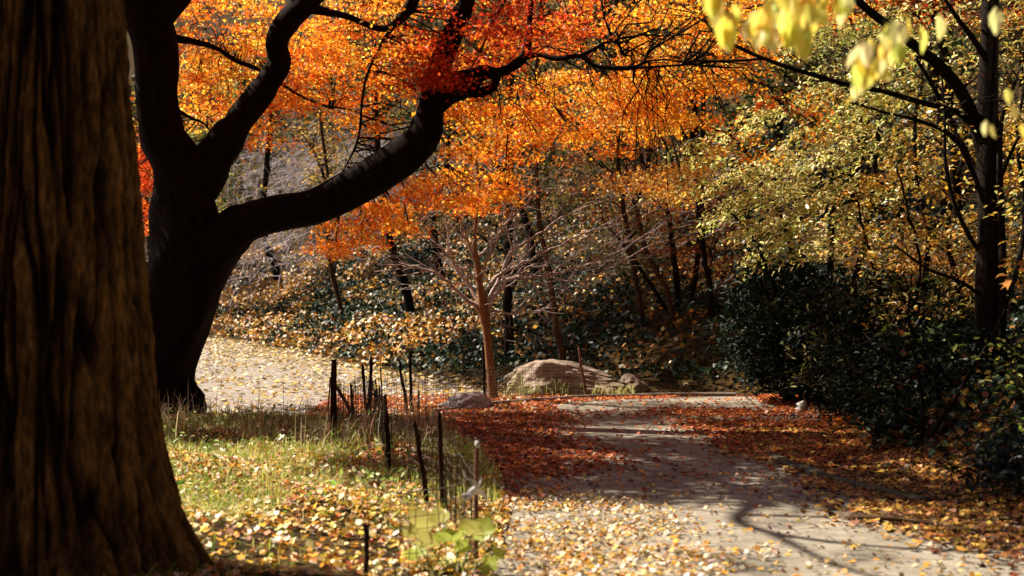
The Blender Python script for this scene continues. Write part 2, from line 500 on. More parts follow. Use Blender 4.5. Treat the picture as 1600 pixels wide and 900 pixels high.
def d_near(x, y):
    e = .45 + .5 * np.sin(y * .9) + .2 * vnoise(x, y, .8, 1)
    a = 1 - sstep(e - .2, e + .9, x)
    a = a * (1 - .75 * sstep(10.6, 11.6, y))
    clump = .75 * (vnoise(x, y, .75, 5) > .22) * (1 - sstep(9.5, 11, y))
    return np.clip(np.maximum(np.maximum(a, clump), .07), 0, 1) * (x < 4.4) * (.3 + .7 * (vnoise(x, y, 1.6, 12) > -.3))
litter('pale_leaves', 26000, (-.7, 4.4), (6.8, 12.2), d_near, PAL + YEL[:3] + [(.6, .25, .04)], .037, 'sunlit pale and amber leaves scattered on the near path', weights=[2, 3, 3, 1.5, 3, 2, 2, 2, 2], tilt=.5)
def d_mead(x, y):
    return (~inside(x, y, PATH)) * (~inside(x, y, FAR)) * (.4 + .6 * (vnoise(x, y, .9, 9) > -.2)) * (1 - .45 * sstep(11, 14, y)) * (bank_s(x, y) < .2)
litter('yellow_leaves', 38000, (-5.5, .2), (6.8, 18.4), d_mead, YEL + [(.8, .7, .5), (.5, .12, .03)], .048, 'yellow and cream leaves covering the grassy verge', weights=[3, 3, 2, 3, 1.5, 2, 1], tilt=.5, lift=.02)
def d_far(x, y):
    f = inside(x, y, FAR)
    e = 1 - sstep(0, 2.5, seg_dist(x, y, BANK))
    return np.where(f, .28 + .7 * e + .35 * (vnoise(x, y, .35, 4) > .05), .9 * (bank_s(x, y) < .1)) * (y > 17.4 - .2 * (x < -4))
litter('bleached_leaves', 60000, (-16, .3), (17.4, 48), d_far, PAL + [(.65, .4, .04), (.6, .38, .05)], .085, 'bleached and gold leaves spread over the far sunny path', ypow=1.0, weights=[3, 3, 3, 1.5, 2.5, 3, 3], tilt=.3, tmpl=IVY)

# ivy bank
def on_bank(x, y, lo=.0, hi=24): 
    s = bank_s(x, y); return (s > lo) & (s < hi)
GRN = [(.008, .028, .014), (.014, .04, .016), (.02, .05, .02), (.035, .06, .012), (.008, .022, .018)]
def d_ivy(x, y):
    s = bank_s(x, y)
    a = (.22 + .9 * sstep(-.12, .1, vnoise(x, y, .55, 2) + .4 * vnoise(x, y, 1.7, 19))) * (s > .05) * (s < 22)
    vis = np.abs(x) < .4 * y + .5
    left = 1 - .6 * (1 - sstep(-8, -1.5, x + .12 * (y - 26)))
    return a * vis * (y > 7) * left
def ivy_scatter(name, n, xr, yr, dens, cols, size, lift, label, cat, tmpl, matn, tilt=.7, weights=None):
    x = rs.uniform(*xr, n); y = rs.uniform(*yr, n)
    k = rs.rand(n) < dens(x, y)
    x, y = x[k], y[k]; n = len(x)
    hn = vnoise(x, y, 1.6, 6)
    z = height(x, y) + (.05 + lift * np.clip(.55 + 1.3 * hn, .05, 1.4)) * rs.rand(n) ** .5
    nn = rs.randn(n, 3) * tilt; nn[:, 2] += .8; nn[:, 1] -= .35
    L = Leaves(); L.add(np.stack([x, y, z], 1), nn, size * (.6 + .8 * rs.rand(n)) * (1 + .012 * (y - 20)), pal(n, np.array(cols) * .78, weights))
    print(name, n)
    return tag(L.build(name, tmpl, M[matn]), label, cat, kind='stuff')
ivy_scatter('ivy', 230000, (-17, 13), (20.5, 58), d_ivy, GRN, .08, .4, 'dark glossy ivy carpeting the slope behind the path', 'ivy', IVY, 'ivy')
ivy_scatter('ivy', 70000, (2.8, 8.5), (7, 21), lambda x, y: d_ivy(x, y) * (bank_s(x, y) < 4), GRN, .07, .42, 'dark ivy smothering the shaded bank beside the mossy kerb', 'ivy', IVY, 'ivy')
def d_ly(x, y):
    s = bank_s(x, y)
    a = .12 + .95 * (1 - sstep(-.08, .16, vnoise(x, y, .55, 2) + .4 * vnoise(x, y, 1.7, 19)))
    w = .3 + .7 * (1 - sstep(-6, 2, x + .1 * (30 - y)))
    return a * w * (s > .02) * (s < 26) * (np.abs(x) < .4 * y + .5) * (y > 7)
ivy_scatter('hillside_leaves', 150000, (-17, 13), (20.5, 60), d_ly, YEL + [(.7, .6, .4)], .085, .34, 'gold and cream leaves caught on the ivy slope', 'fallen leaves', CURL, 'litter', .5, [4, 2, 4, 1, 3, 1])
ivy_scatter('bank_leaves', 5000, (2.8, 8), (7, 21), lambda x, y: .7 * (bank_s(x, y) > .05) * (bank_s(x, y) < 3) + 0 * x, BRN + [(.5, .4, .08)], .08, .42, 'amber leaves caught on the shaded bank ivy', 'fallen leaves', CURL, 'litter', .5)
# far upper hill ground cover
ivy_scatter('underbrush', 80000, (-36, 36), (42, 100), lambda x, y: (np.abs(x) < .4 * y + 1) * (bank_s(x, y) > 14) * .9, [(.1, .06, .02), (.3, .18, .03), (.04, .05, .012), (.02, .04, .01), (.14, .12, .03), (.04, .07, .015)], .2, 1.4, 'tangled olive and tan underbrush high on the hillside', 'underbrush', OVAL, 'grass', 1.0)

# ------------------------------------------------------------------ trees: growth
def unit(v):
    return v / (np.linalg.norm(v) + 1e-9)
def grow(b, p, d, L, r, depth, tips, up=.08, wig=.22, ang=38, nch=3, ratio=.68, rr=.62, sides=5, seg=5, minr=.0025):
    p = np.array(p, float); d = unit(np.array(d, float))
    pts = [p.copy()]; dirs = [d.copy()]
    for i in range(seg):
        d = unit(d + wig * rs.randn(3) * .5 + np.array([0, 0, up]))
        p = p + d * L / seg
        pts.append(p.copy()); dirs.append(d.copy())
    rad = np.linspace(r, max(r * .45, minr), len(pts))
    b.tube(pts, rad, sides if r > .02 else max(3, sides - 2), cap=False)
    tips.append((pts[-1], d, depth, pts))
    if depth <= 0: return
    for c in range(nch):
        t = .3 + .7 * (c + rs.rand()) / nch
        k = min(int(t * seg), seg)
        q = pts[k]; dd = dirs[k]
        ax = unit(np.cross(dd, rs.randn(3)))
        a = R(ang * (.6 + .8 * rs.rand()))
        nd = dd * math.cos(a) + ax * math.sin(a)
        grow(b, q, nd, L * ratio * (.7 + .6 * rs.rand()), max(rad[k] * rr, minr), depth - 1, tips, up, wig, ang, nch, ratio, rr, sides, seg, minr)

def spray(L, c, rad, n, cols, size, droop=.5, thick=.06, weights=None, lean=(0, 0, 0), jit=.25, flat=.5, stretch=(1, 1)):
    c = np.array(c, float); stretch = (rs.uniform(.8, 1.7), rs.uniform(.5, 1.1)) if stretch == 'long' else stretch
    a = rs.rand(n) * 2 * np.pi
    r = np.sqrt(rs.rand(n)) * rad * (.75 + .35 * np.sin(a * 3 + rs.rand() * 6) * .7)
    x = r * np.cos(a) * stretch[0]; y = r * np.sin(a) * stretch[1]
    z = -droop * (r / rad) ** 2 * rad * .5 + rs.randn(n) * thick + x * lean[0] + y * lean[1]
    C = c + np.stack([x, y, z], 1)
    weights = (np.ones(len(cols)) if weights is None else np.array(weights, float)) * rs.gamma(.7, 1, len(cols)) + .05
    N = rs.randn(n, 3) * flat
    N[:, 2] += 1; N[:, 0] += .5 * droop * np.cos(a) - lean[0]; N[:, 1] += .5 * droop * np.sin(a) - lean[1]
    L.add(C, N, size * (.6 + .8 * rs.rand(n)), pal(n, cols, weights, jit))

def sample_px(poly, n, dr):
    P = np.array(poly)
    out = []
    while len(out) < n:
        x = rs.uniform(P[:, 0].min(), P[:, 0].max()); y = rs.uniform(P[:, 1].min(), P[:, 1].max())
        if inside(np.array([x]), np.array([y]), poly)[0]:
            out.append(np.array(W(x, y, rs.uniform(*dr))))
    return out

def twig_to(b, limbs, c, r0=.008, sag=.1, maxd=3.5):
    """thin branch from the nearest limb point to c"""
    dd = np.linalg.norm(limbs - c, axis=1) * (1 + .5 * rs.rand(len(limbs)))
    q = limbs[np.argmin(dd)]
    dist = np.linalg.norm(c - q)
    if dist > maxd: return None
    n = 7
    t = np.linspace(0, 1, n)[:, None]
    pts = q + (c - q) * t + rs.randn(n, 3) * .04 * dist * np.sin(t * np.pi) + np.array([0, 0, 1.]) * np.sin(t * np.pi) * sag * dist
    b.tube(pts, np.linspace(r0 * .4 + .0035 * dist, .002, n), 4, cap=False)
    return pts

# ------------------------------------------------------------------ foreground trunk
def front_trunk():
    D = 7.85
    t = thing('large_tree', (-2.55, D, 0), 'huge furrowed brown trunk filling the left edge, base sunk in leaves', 'tree')
    H = 9.0; nr = 520; ns = 260
    zs = np.concatenate([np.linspace(-.1, 4.2, 430), np.linspace(4.25, H, 90)])
    cx = -2.62
    v = np.zeros((len(zs), ns, 3)); pl_ = np.zeros((len(zs), ns))
    for i, z in enumerate(zs):
        # right edge radius as seen in the photograph
        rb = float(np.interp(z, [0, .18, .36, .72, 1.07, 1.42, 1.78, 2.48, 3.19, 9], [.86, .80, .75, .675, .63, .61, .58, .505, .445, .36])) + .015
        flare = .13 * math.exp(-max(z, 0) / .3)
        for j in range(ns):
            a = 2 * math.pi * j / ns
            ca, sa = math.cos(a), math.sin(a)
            wob = .03 * noise.noise((ca * 1.2, sa * 1.2, z * .35 + 3))
            root = 1 + .45 * math.sin(a * 5 + .9 + .4 * math.sin(a * 2))
            tw = noise.noise((ca * 2.2, sa * 2.2, z * .9)) * .1 + noise.noise((ca * 7, sa * 7, z * 3.2)) * .035
            u = a + tw
            p = (math.cos(u) * 7.5, math.sin(u) * 7.5, z * .7)
            n1 = noise.noise(p); 
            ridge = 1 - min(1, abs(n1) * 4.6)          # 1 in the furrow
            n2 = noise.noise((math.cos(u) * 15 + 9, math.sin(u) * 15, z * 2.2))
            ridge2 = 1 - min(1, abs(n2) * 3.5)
            fine = noise.noise((ca * 42, sa * 42, z * 16))
            rr = rb + flare * root * .62 + wob - .1 * ridge ** 1.2 - .035 * ridge2 * (.4 + .6 * abs(noise.noise((ca * 6, sa * 6, z * 3.5)) * 2)) + .01 * fine
            pl_[i, j] = min(1, max(0, 1.15 - 1.25 * ridge - .5 * ridge2 * (ridge < .9)))  # furrows darkened in colour to deepen their shade
            v[i, j] = (cx + rr * ca + .02 * z * 0, D + rr * sa, z)
    f = []
    n = len(zs)
    for i in range(n - 1):
        b0 = i * ns
        for j in range(ns):
            k = (j + 1) % ns
            f.append((b0 + j, b0 + k, b0 + ns + k, b0 + ns + j))
    b = MB(); b.add(v.reshape(-1, 3), f)
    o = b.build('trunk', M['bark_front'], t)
    at = o.data.color_attributes.new('plate_shade', 'FLOAT_COLOR', 'POINT')
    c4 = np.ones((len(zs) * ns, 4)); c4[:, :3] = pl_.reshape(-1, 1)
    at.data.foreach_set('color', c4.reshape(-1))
    # crown limbs above the picture
    lb = MB(); tips = []
    for a in (2.0, 3.2, 4.4):
        grow(lb, (cx, D, 8.2), (math.cos(a) * .7, math.sin(a) * .7, .8), 3.0, .2, 2, tips, sides=8)
    lb.build('limb', M['bark_front'], t)
    L = Leaves()
    for _ in range(130):  # unseen crown spread, added overhead to cut sky light
        c = (rs.uniform(-8, 6), rs.uniform(-6, 5.2), rs.uniform(8.2, 11.5))
        spray(L, c, rs.uniform(.9, 1.5), 60, YEL, .32, .5, .3)
    L.build('crown', OVAL, M['grass'], t)
    return t
front_trunk()

# ------------------------------------------------------------------ red maple
ORG = [(.97, .31, .015), (.97, .44, .035), (.95, .2, .01), (.97, .6, .1), (.8, .11, .01)]
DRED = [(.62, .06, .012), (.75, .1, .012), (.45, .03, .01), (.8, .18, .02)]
BRT = [(.95, .42, .05), (.95, .55, .1), (.9, .3, .03), (.95, .68, .25)]
def maple():
    base = W(280, 648, 18.0)
    t = thing('maple_tree', (base.x, base.y, 0), 'big dark maple with forked sweeping limbs under orange and red leaves', 'tree')
    b = MB()
    D = 18.0
    limbs = []
    def limb(rows, sides=14, step=7, rough=.22):
        P, r = traced(rows, step)
        b.tube(P, r, sides, rough=rough, rfreq=1.6)
        limbs.append(P)
    # trunk, flared foot
    limb([(256, 668, D, 140), (254, 645, D, 122), (254, 615, D, 102), (256, 575, D, 100), (264, 535, D, 106), (274, 500, D, 112), (285, 450, D, 122), (292, 395, D, 114), (288, 340, D, 102), (285, 290, D, 90), (278, 250, D, 86)], 28, 10, .2)
    # knobbly root on the right
    limb([(278, 592, D - .05, 30), (293, 612, D - .1, 34), (300, 630, D - .15, 42), (298, 662, D - .2, 56)], 12)
    limb([(290, 300, D, 60), (272, 250, D, 78), (252, 200, D, 66), (243, 150, D - .1, 64), (243, 100, D - .2, 66), (236, 50, D - .3, 68), (215, 0, D - .5, 66), (190, -60, D - .8, 60), (170, -150, D - 1, 50), (180, -250, D - 1.2, 38)], 18)
    limb([(288, 330, D, 60), (318, 270, D, 70), (345, 230, D, 58), (378, 185, D, 46), (410, 142, D, 42), (434, 103, D, 36), (432, 66, D, 34), (450, 32, D, 37), (484, 0, D, 35), (520, -50, D - .1, 30), (560, -130, D - .3, 24), (610, -230, D - .4, 15)], 16)
    limb([(300, 475, D, 66), (324, 412, D - .1, 76), (362, 362, D - .2, 70), (400, 343, D - .3, 58), (445, 331, D - .4, 54), (495, 321, D - .5, 53), (550, 295, D - .6, 56), (600, 266, D - .7, 58), (642, 236, D - .8, 58), (666, 204, D - .8, 50), (673, 170, D - .8, 42), (678, 140, D - .8, 40)], 18, 8)
    limb([(673, 160, D - .8, 42), (684, 110, D - .9, 36), (704, 60, D - 1, 33), (724, 15, D - 1, 28), (745, -40, D - 1.1, 22), (790, -120, D - 1.3, 14)], 12)
    limb([(674, 165, D - .8, 40), (698, 142, D - .8, 44), (722, 132, D - .8, 44), (742, 120, D - .8, 32), (760, 111, D - .8, 20), (774, 118, D - .8, 15), (770, 136, D - .8, 14), (752, 144, D - .8, 16), (735, 141, D - .8, 24)], 12)
    limb([(752, 116, D - .8, 20), (778, 113, D - .9, 15), (800, 104, D - .9, 16), (818, 88, D - .9, 16), (826, 62, D - .9, 12), (828, 25, D - .9, 9), (832, -20, D - 1, 7)], 10)
    limb([(818, 90, D - .9, 10), (842, 86, D - 1, 8), (870, 92, D - 1.1, 8), (905, 88, D - 1.2, 7), (935, 104, D - 1.3, 7), (985, 106, D - 1.4, 8), (1005, 98, D - 1.4, 5), (1012, 80, D - 1.4, 3)], 8)
    limb([(905, 88, D - 1.2, 6), (930, 76, D - 1.2, 6), (958, 62, D - 1.2, 6), (975, 85, D - 1.2, 4)], 8)
    limb([(958, 62, D - 1.2, 5), (945, 30, D - 1.2, 3), (940, 0, D - 1.2, 3)], 6)
    limb([(990, 106, D - 1.4, 5), (1030, 104, D - 1.5, 4), (1080, 100, D - 1.5, 2)], 6)
    # small limbs
    limb([(470, 10, D, 20), (540, 25, D + .3, 10), (600, 45, D + .4, 11), (640, 12, D + .4, 20), (650, -30, D + .4, 22), (665, -90, D + .4, 18)], 10)
    limb([(275, 60, D, 14), (330, 72, D + .4, 8), (370, 95, D + .5, 8), (410, 112, D + .5, 6), (470, 150, D + .6, 4), (520, 170, D + .8, 3)], 8)
    limb([(615, 42, D + .4, 7), (595, 70, D + .5, 5), (570, 130, D + .5, 4), (560, 215, D + .5, 4), (540, 260, D + .5, 2)], 6)
    limb([(790, 0, D - 1.4, 4), (768, 40, D - 1.4, 5), (748, 85, D - 1.2, 3), (735, 108, D - 1, 3)], 6)
    limb([(270, 170, D, 9), (300, 185, D + .3, 5), (325, 200, D + .4, 3), (360, 260, D + .4, 2)], 6)
    # high limbs above the picture, reaching over the path
    def high(pts, r0, r1):
        P = crom(pts, 7); b.tube(P, np.linspace(r0, r1, len(P)), 8, rough=.15); limbs.append(P)
    top = tuple(W(180, -240, D - 1.2))
    high([top, (-4.7, 14.6, 7.6), (-4.3, 12.8, 6.8), (-3.4, 11.8, 6.3), (-2.2, 11.3, 6.0), (-.8, 11.1, 5.9)], .075, .015)
    high([(-4.4, 13.2, 7.0), (-3.4, 12.9, 6.6), (-2.3, 12.6, 6.3), (-1.0, 12.7, 6.1)], .05, .015)
    high([(-4.0, 12.3, 6.6), (-3.6, 11.0, 6.4), (-3.0, 10.4, 6.2), (-1.8, 10.0, 6.1)], .04, .012)
    limb([(243, 40, D - .3, 40), (330, -60, D - 1.2, 34), (450, -120, D - 2.6, 28), (620, -140, D - 4.2, 24), (820, -130, D - 5.5, 20), (1000, -110, D - 6.3, 15), (1160, -120, D - 6.8, 10)], 10)
    limb([(745, -40, D - 1.1, 18), (820, -90, D - 1.8, 15), (930, -110, D - 2.6, 12), (1080, -120, D - 3.4, 8)], 8)
    limb([(560, -130, D - .3, 18), (640, -170, D + .8, 14), (760, -190, D + 1.8, 10), (900, -200, D + 2.4, 7)], 8)
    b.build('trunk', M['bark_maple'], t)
    LP = np.concatenate(limbs)
    L = Leaves(); tw = MB()
    def region(poly, n, dr, cols, w=None, rad=(.2, .5), per=205, size=.067, droop=.5, **k):
        for c in sample_px(poly, int(n * 1.9), dr):
            q = twig_to(tw, LP, c) if rs.rand() < .4 else None
            rr = rs.uniform(*rad)
            spray(L, c, rr, int(per * (rr / .5) ** 2), cols, size, droop, .05, w, flat=.95, stretch='long', **k)
            if q is not None:
                for kk in range(3):
                    e = c + np.array([rs.randn() * rr * .5, rs.randn() * rr * .5, -.08])
                    tw.tube([q[4], (q[5] + e) / 2 + rs.randn(3) * .03, e], [.006, .004, .002], 3, cap=False)
    region([(700, 150), (850, 110), (1000, 110), (1075, 190), (1000, 230), (880, 250), (835, 290), (760, 330), (690, 320), (700, 240)], 64, (17.8, 21.5), ORG, [5, 3.5, 4.5, .5, 1])
    region([(840, 110), (990, 120), (1010, 190), (900, 200)], 14, (19.0, 21.5), ORG[:3] + BRT)
    region([(700, -20), (930, -20), (930, 70), (840, 80), (740, 60)], 8, (16.0, 16.8), DRED, [3, 3, 2, 1])
    region([(275, -20), (425, -20), (415, 60), (400, 125), (335, 200), (300, 190), (280, 100)], 46, (18.4, 21), ORG, [3, 4, 2, 2, 1])
    region([(455, 90), (500, -20), (660, -20), (655, 170), (600, 215), (540, 190), (470, 150)], 46, (18.2, 20.5), ORG, [3, 3, 3, 1.5, 2])
    region([(395, 190), (450, 110), (480, 160), (430, 220), (380, 240)], 9, (18.4, 19.5), ORG)
    region([(195, 190), (240, 240), (245, 370), (215, 360)], 16, (18.6, 20.5), DRED, [2, 3, 1, 3])
    region([(550, -20), (960, -20), (950, 90), (860, 110), (720, 120), (640, 90), (590, 60)], 36, (17.5, 19.8), DRED + ORG[:2], [2, 3, 1, 3, 2, 1.5])
    region([(640, 60), (740, 30), (730, 140), (650, 150)], 9, (16.2, 16.8), DRED, [3, 2, 1.5, .5], rad=(.25, .4))
    region([(930, -20), (1310, -20), (1250, 60), (1180, 110), (1100, 200), (1010, 180)], 56, (17.2, 20), ORG, [4, 4, 2.5, 1.2, .5])
    region([(490, 385), (530, 350), (680, 265), (745, 310), (690, 330), (640, 370), (600, 350), (545, 405)], 20, (18.0, 19.8), ORG, [3, 2, 3, 1, 2], rad=(.3, .5))
    region([(945, 290), (1050, 255), (1090, 225), (1090, 290), (1045, 325), (990, 290)], 12, (16.8, 18), BRT, rad=(.25, .42), droop=.3, per=140)
    region([(1090, 160), (1300, 130), (1280, 230), (1120, 260)], 8, (17.5, 18.5), ORG, rad=(.2, .38), droop=.3)
    region([(200, -420), (650, -420), (650, -60), (200, -60)], 14, (14.5, 18), ORG, None, rad=(.5, .85), per=55, size=.085)
    for (xr, yr, zr, n) in (((-6.2, -2.0), (13.5, 18.2), (5.5, 7.0), 170), ((-10, -6), (17.0, 20.3), (5.5, 7.5), 110), ((-1.8, .8), (11.3, 16.3), (5.5, 6.7), 70)):  # unseen upper crown blocks, placed and enlarged to shade path and bank
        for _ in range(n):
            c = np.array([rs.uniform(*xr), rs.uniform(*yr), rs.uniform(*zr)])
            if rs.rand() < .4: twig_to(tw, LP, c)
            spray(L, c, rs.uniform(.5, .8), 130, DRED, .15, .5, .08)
    region([(560, -180), (1150, -180), (1150, -75), (560, -75)], 12, (11.6, 13.5), ORG, None, rad=(.3, .5), per=45, size=.075)
    for _ in range(10):
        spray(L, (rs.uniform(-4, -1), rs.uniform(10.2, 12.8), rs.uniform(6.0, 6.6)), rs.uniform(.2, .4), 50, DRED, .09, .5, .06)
    tw.build('twigs', M['bark_maple'], t)
    L.build('crown', STAR, M['maple_leaf'], t)
    print('maple leaves', sum(len(c) for c in L.c))
maple()

# ------------------------------------------------------------------ bare young tree
def young():
    D = 20.2
    base = W(770, 630, D)
    t = thing('young_tree', (base.x, base.y, 0), 'slim leafless young tree with reddish trunk between thin stake and boulder', 'tree')
    b = MB()
    P, r = traced([(772, 636, D, 21), (770, 615, D, 15.5), (766, 570, D, 14), (761, 520, D, 13.5), (756, 485, D, 18), (751, 455, D, 12), (747, 420, D, 9), (742, 380, D, 6.5), (744, 340, D, 5), (750, 300, D, 4), (745, 250, D, 3), (750, 200, D, 2)], 6)
    b.tube(P, r, 12, rough=.12)
    b.build('trunk', M['bark_young'], t)
    tw = MB()
    rows = [
        [(753, 486, D, 8), (720, 462, D - .1, 7), (690, 432, D - .3, 5), (650, 418, D - .4, 4), (600, 412, D - .6, 2)],
        [(752, 478, D, 7), (730, 440, D + .2, 6), (705, 405, D + .3, 5), (700, 370, D + .4, 3), (690, 320, D + .5, 2)],
        [(758, 484, D, 7), (780, 455, D - .1, 6), (800, 435, D - .3, 6), (850, 430, D - .6, 5), (910, 415, D - .8, 4), (960, 395, D - .9, 3), (1045, 345, D - 1, 2)],
        [(758, 478, D, 7), (778, 440, D + .2, 6), (800, 395, D + .2, 5), (850, 360, D + .3, 4), (900, 330, D + .3, 3), (980, 300, D + .3, 2)],
        [(750, 450, D, 6), (765, 400, D, 5), (790, 350, D - .1, 4), (830, 310, D - .2, 3), (860, 270, D - .2, 2)],
        [(748, 430, D, 6), (735, 390, D, 5), (720, 350, D, 4), (725, 300, D, 3), (715, 260, D, 2)],
        [(752, 460, D, 6), (785, 425, D + .2, 5), (840, 400, D + .2, 4), (900, 370, D, 3), (960, 345, D, 2)],
        [(757, 480, D, 5), (785, 488, D, 4), (815, 486, D, 3), (835, 460, D, 2)],
        [(748, 400, D, 5), (775, 370, D, 4), (800, 335, D + .1, 3), (815, 290, D + .1, 2)],
        [(750, 440, D, 5), (700, 400, D - .3, 3), (660, 350, D - .5, 2), (640, 330, D - .5, 1.5)],
        [(850, 430, D - .6, 4), (900, 440, D - .6, 3), (950, 420, D - .7, 2), (990, 400, D - .7, 1.5)]]
    for rw in rows:
        P, r = traced(rw, 5)
        r = r * .95
        P = P + rs.randn(*P.shape) * .012
        tw.tube(P, r, 5, cap=False)
        n = len(P)
        for k in range(4, n, 3):
            for _ in range(2):
                d = unit(P[min(k + 1, n - 1)] - P[k - 1]) + rs.randn(3) * .5 + np.array([0, 0, .12])
                grow(tw, P[k], d, rs.uniform(.35, .7), max(r[k] * .55, .004), 2, [], up=.03, wig=.3, ang=38, nch=2, ratio=.62, sides=4, seg=4, minr=.0022)
    tw.build('branches', M['bark_pale'], t)
young()

# ------------------------------------------------------------------ other thin trees on the bank
OLV = [(.16, .15, .03), (.24, .2, .04), (.1, .1, .03), (.35, .26, .05)]
GLD = [(.65, .4, .05), (.75, .52, .1), (.6, .28, .03), (.42, .18, .02), (.65, .5, .2)]
def stem_tree(name, label, px, py, rows, m, crown=None, leafcols=None, n=10, zr=(8, 11), cr=1.3, per=70, grp=None, size=.09, low=0, cover=()):
    """rows: (dx, py, width) above the base; then continues up to a crown above the picture"""
    d = ground_hit(px, py, 20)
    base = W(px, py, d)
    t = thing(name, (base.x, base.y, hz(base.x, base.y)), label, 'tree', grp)
    b = MB()
    rr = [(px, py + 8, d, rows[0][2] * 1.25)] + [(px + a, yy, d + .1 * i, w) for i, (a, yy, w) in enumerate(rows)]
    P, r = traced(rr, 5)
    top = P[-1]; z1 = rs.uniform(*zr)
    last = r[-1]
    dirv = unit(P[-1] - P[-6])
    pts = [top]; rad = [last]
    cur = top.copy(); dv = dirv.copy()
    while cur[2] < z1:
        dv = unit(dv + rs.randn(3) * .08 + np.array([0, 0, .12])); cur = cur + dv * .5
        pts.append(cur.copy()); rad.append(max(rad[-1] * .96, .02))
    P2 = np.vstack([P, np.array(pts[1:])]) if len(pts) > 1 else P
    r2 = np.concatenate([r, rad[1:]])
    P2 = P2 + rs.randn(*P2.shape) * .008
    b.tube(P2, r2, 9, rough=.15)
    tw = b; tips = []
    k0 = len(P) // 3
    for k in range(k0, len(P2), max(2, (len(P2) - k0) // 9)):
        a = rs.rand() * 6.28
        grow(tw, P2[k], (math.cos(a), math.sin(a), .45), rs.uniform(.6, 1.2), max(r2[k] * .35, .006), 2, tips, sides=4, seg=4, nch=3, up=.05, minr=.004)
    b.build('trunk', m, t)
    if leafcols is not None:
        L = Leaves()
        top = P2[-1]
        for _ in range(n):
            c = top + np.array([rs.randn() * cr, rs.randn() * cr, rs.uniform(-1.6, 1.0)])
            spray(L, c, rs.uniform(.5, .9), per, leafcols, size, .6, .15)
        for (xr, yr, zr2, nn) in cover:  # extra unseen foliage boxes, added to shade the bank and thicket
            for _ in range(nn):
                spray(L, (rs.uniform(*xr), rs.uniform(*yr), rs.uniform(*zr2)), rs.uniform(.7, 1.1), 110, leafcols, .15, .5, .15)
        for tp in tips:
            if rs.rand() < low:
                spray(L, tp[0], .18, 9, leafcols, size * .8, .6, .06)
        L.build('crown', OVAL, M['grass'], t)
    return t
stem_tree('sapling', 'thin brown leaning trunk rising just behind the boulder', 885, 590, [(-14, 520, 11), (-22, 470, 11), (-30, 410, 9), (-42, 350, 8), (-46, 280, 7), (-50, 200, 6)], M['bark_brown'], leafcols=GLD, zr=(7, 8), n=8)
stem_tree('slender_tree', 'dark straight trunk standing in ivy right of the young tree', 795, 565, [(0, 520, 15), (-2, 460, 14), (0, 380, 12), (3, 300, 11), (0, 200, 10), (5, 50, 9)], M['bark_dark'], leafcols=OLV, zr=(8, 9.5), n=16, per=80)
stem_tree('slender_tree', 'black leaning trunk on the slope above the paired stakes', 648, 500, [(-10, 470, 15), (-22, 430, 15), (-38, 380, 12), (-50, 300, 11), (-60, 200, 10), (-65, 60, 9)], M['bark_dark'], leafcols=OLV, zr=(9, 10.5), n=16, per=80, cover=[((-9.5, -3.5), (26.5, 34), (9.3, 12), 170), ((-6, 1), (33, 40), (11, 13.5), 200)])  # cover: out-of-view foliage added to darken the centre bank
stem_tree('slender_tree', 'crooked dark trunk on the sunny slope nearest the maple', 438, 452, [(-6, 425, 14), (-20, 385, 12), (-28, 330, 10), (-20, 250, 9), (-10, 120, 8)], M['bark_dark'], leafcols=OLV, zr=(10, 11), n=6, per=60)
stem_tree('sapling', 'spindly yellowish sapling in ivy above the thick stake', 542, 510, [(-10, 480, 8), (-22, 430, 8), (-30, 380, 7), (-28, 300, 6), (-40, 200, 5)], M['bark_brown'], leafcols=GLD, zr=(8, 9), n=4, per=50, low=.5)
stem_tree('slender_tree', 'grey thin trunk leaning left in the dark thicket', 1005, 508, [(-8, 460, 9), (-18, 400, 8), (-30, 330, 8), (-40, 240, 7), (-45, 60, 6)], M['bark_brown'], leafcols=OLV, zr=(8, 10), n=18, per=80, cover=[((-1, 5), (33, 40), (11, 13.5), 110), ((-4, 4), (38, 47), (13, 16), 170)])  # cover: out-of-view foliage added to darken the hill behind the thicket
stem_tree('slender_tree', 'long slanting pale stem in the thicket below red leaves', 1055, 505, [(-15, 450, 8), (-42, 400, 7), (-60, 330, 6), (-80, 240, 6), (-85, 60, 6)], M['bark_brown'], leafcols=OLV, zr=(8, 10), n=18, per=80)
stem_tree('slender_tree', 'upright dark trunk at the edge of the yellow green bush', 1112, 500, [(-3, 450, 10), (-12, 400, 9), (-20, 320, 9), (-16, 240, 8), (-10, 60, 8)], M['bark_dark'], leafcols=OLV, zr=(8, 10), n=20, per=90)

# unseen wood foliage, added beside and behind the viewpoint to cut sky light
L = Leaves()
for (xr, yr, zr, n) in (((-22, 22), (-16, -9), (0, 17), 330), ((10, 18), (-9, 24), (3, 16), 260), ((-20, -12), (-9, 8), (0, 12), 170)):
    for _ in range(n):
        c = np.array([rs.uniform(*xr), rs.uniform(*yr), rs.uniform(*zr)])
        c[2] = max(c[2], hz(c[0], c[1]) + .3)
        spray(L, c, rs.uniform(1.1, 1.8), 45, [(.06, .06, .015), (.14, .1, .02), (.03, .04, .012)], .42, .6, .4)
tag(L.build('woodland_screen', OVAL, M['grass']), 'added out-of-view autumn woodland closing in around the path', 'woodland_screen', kind='stuff')

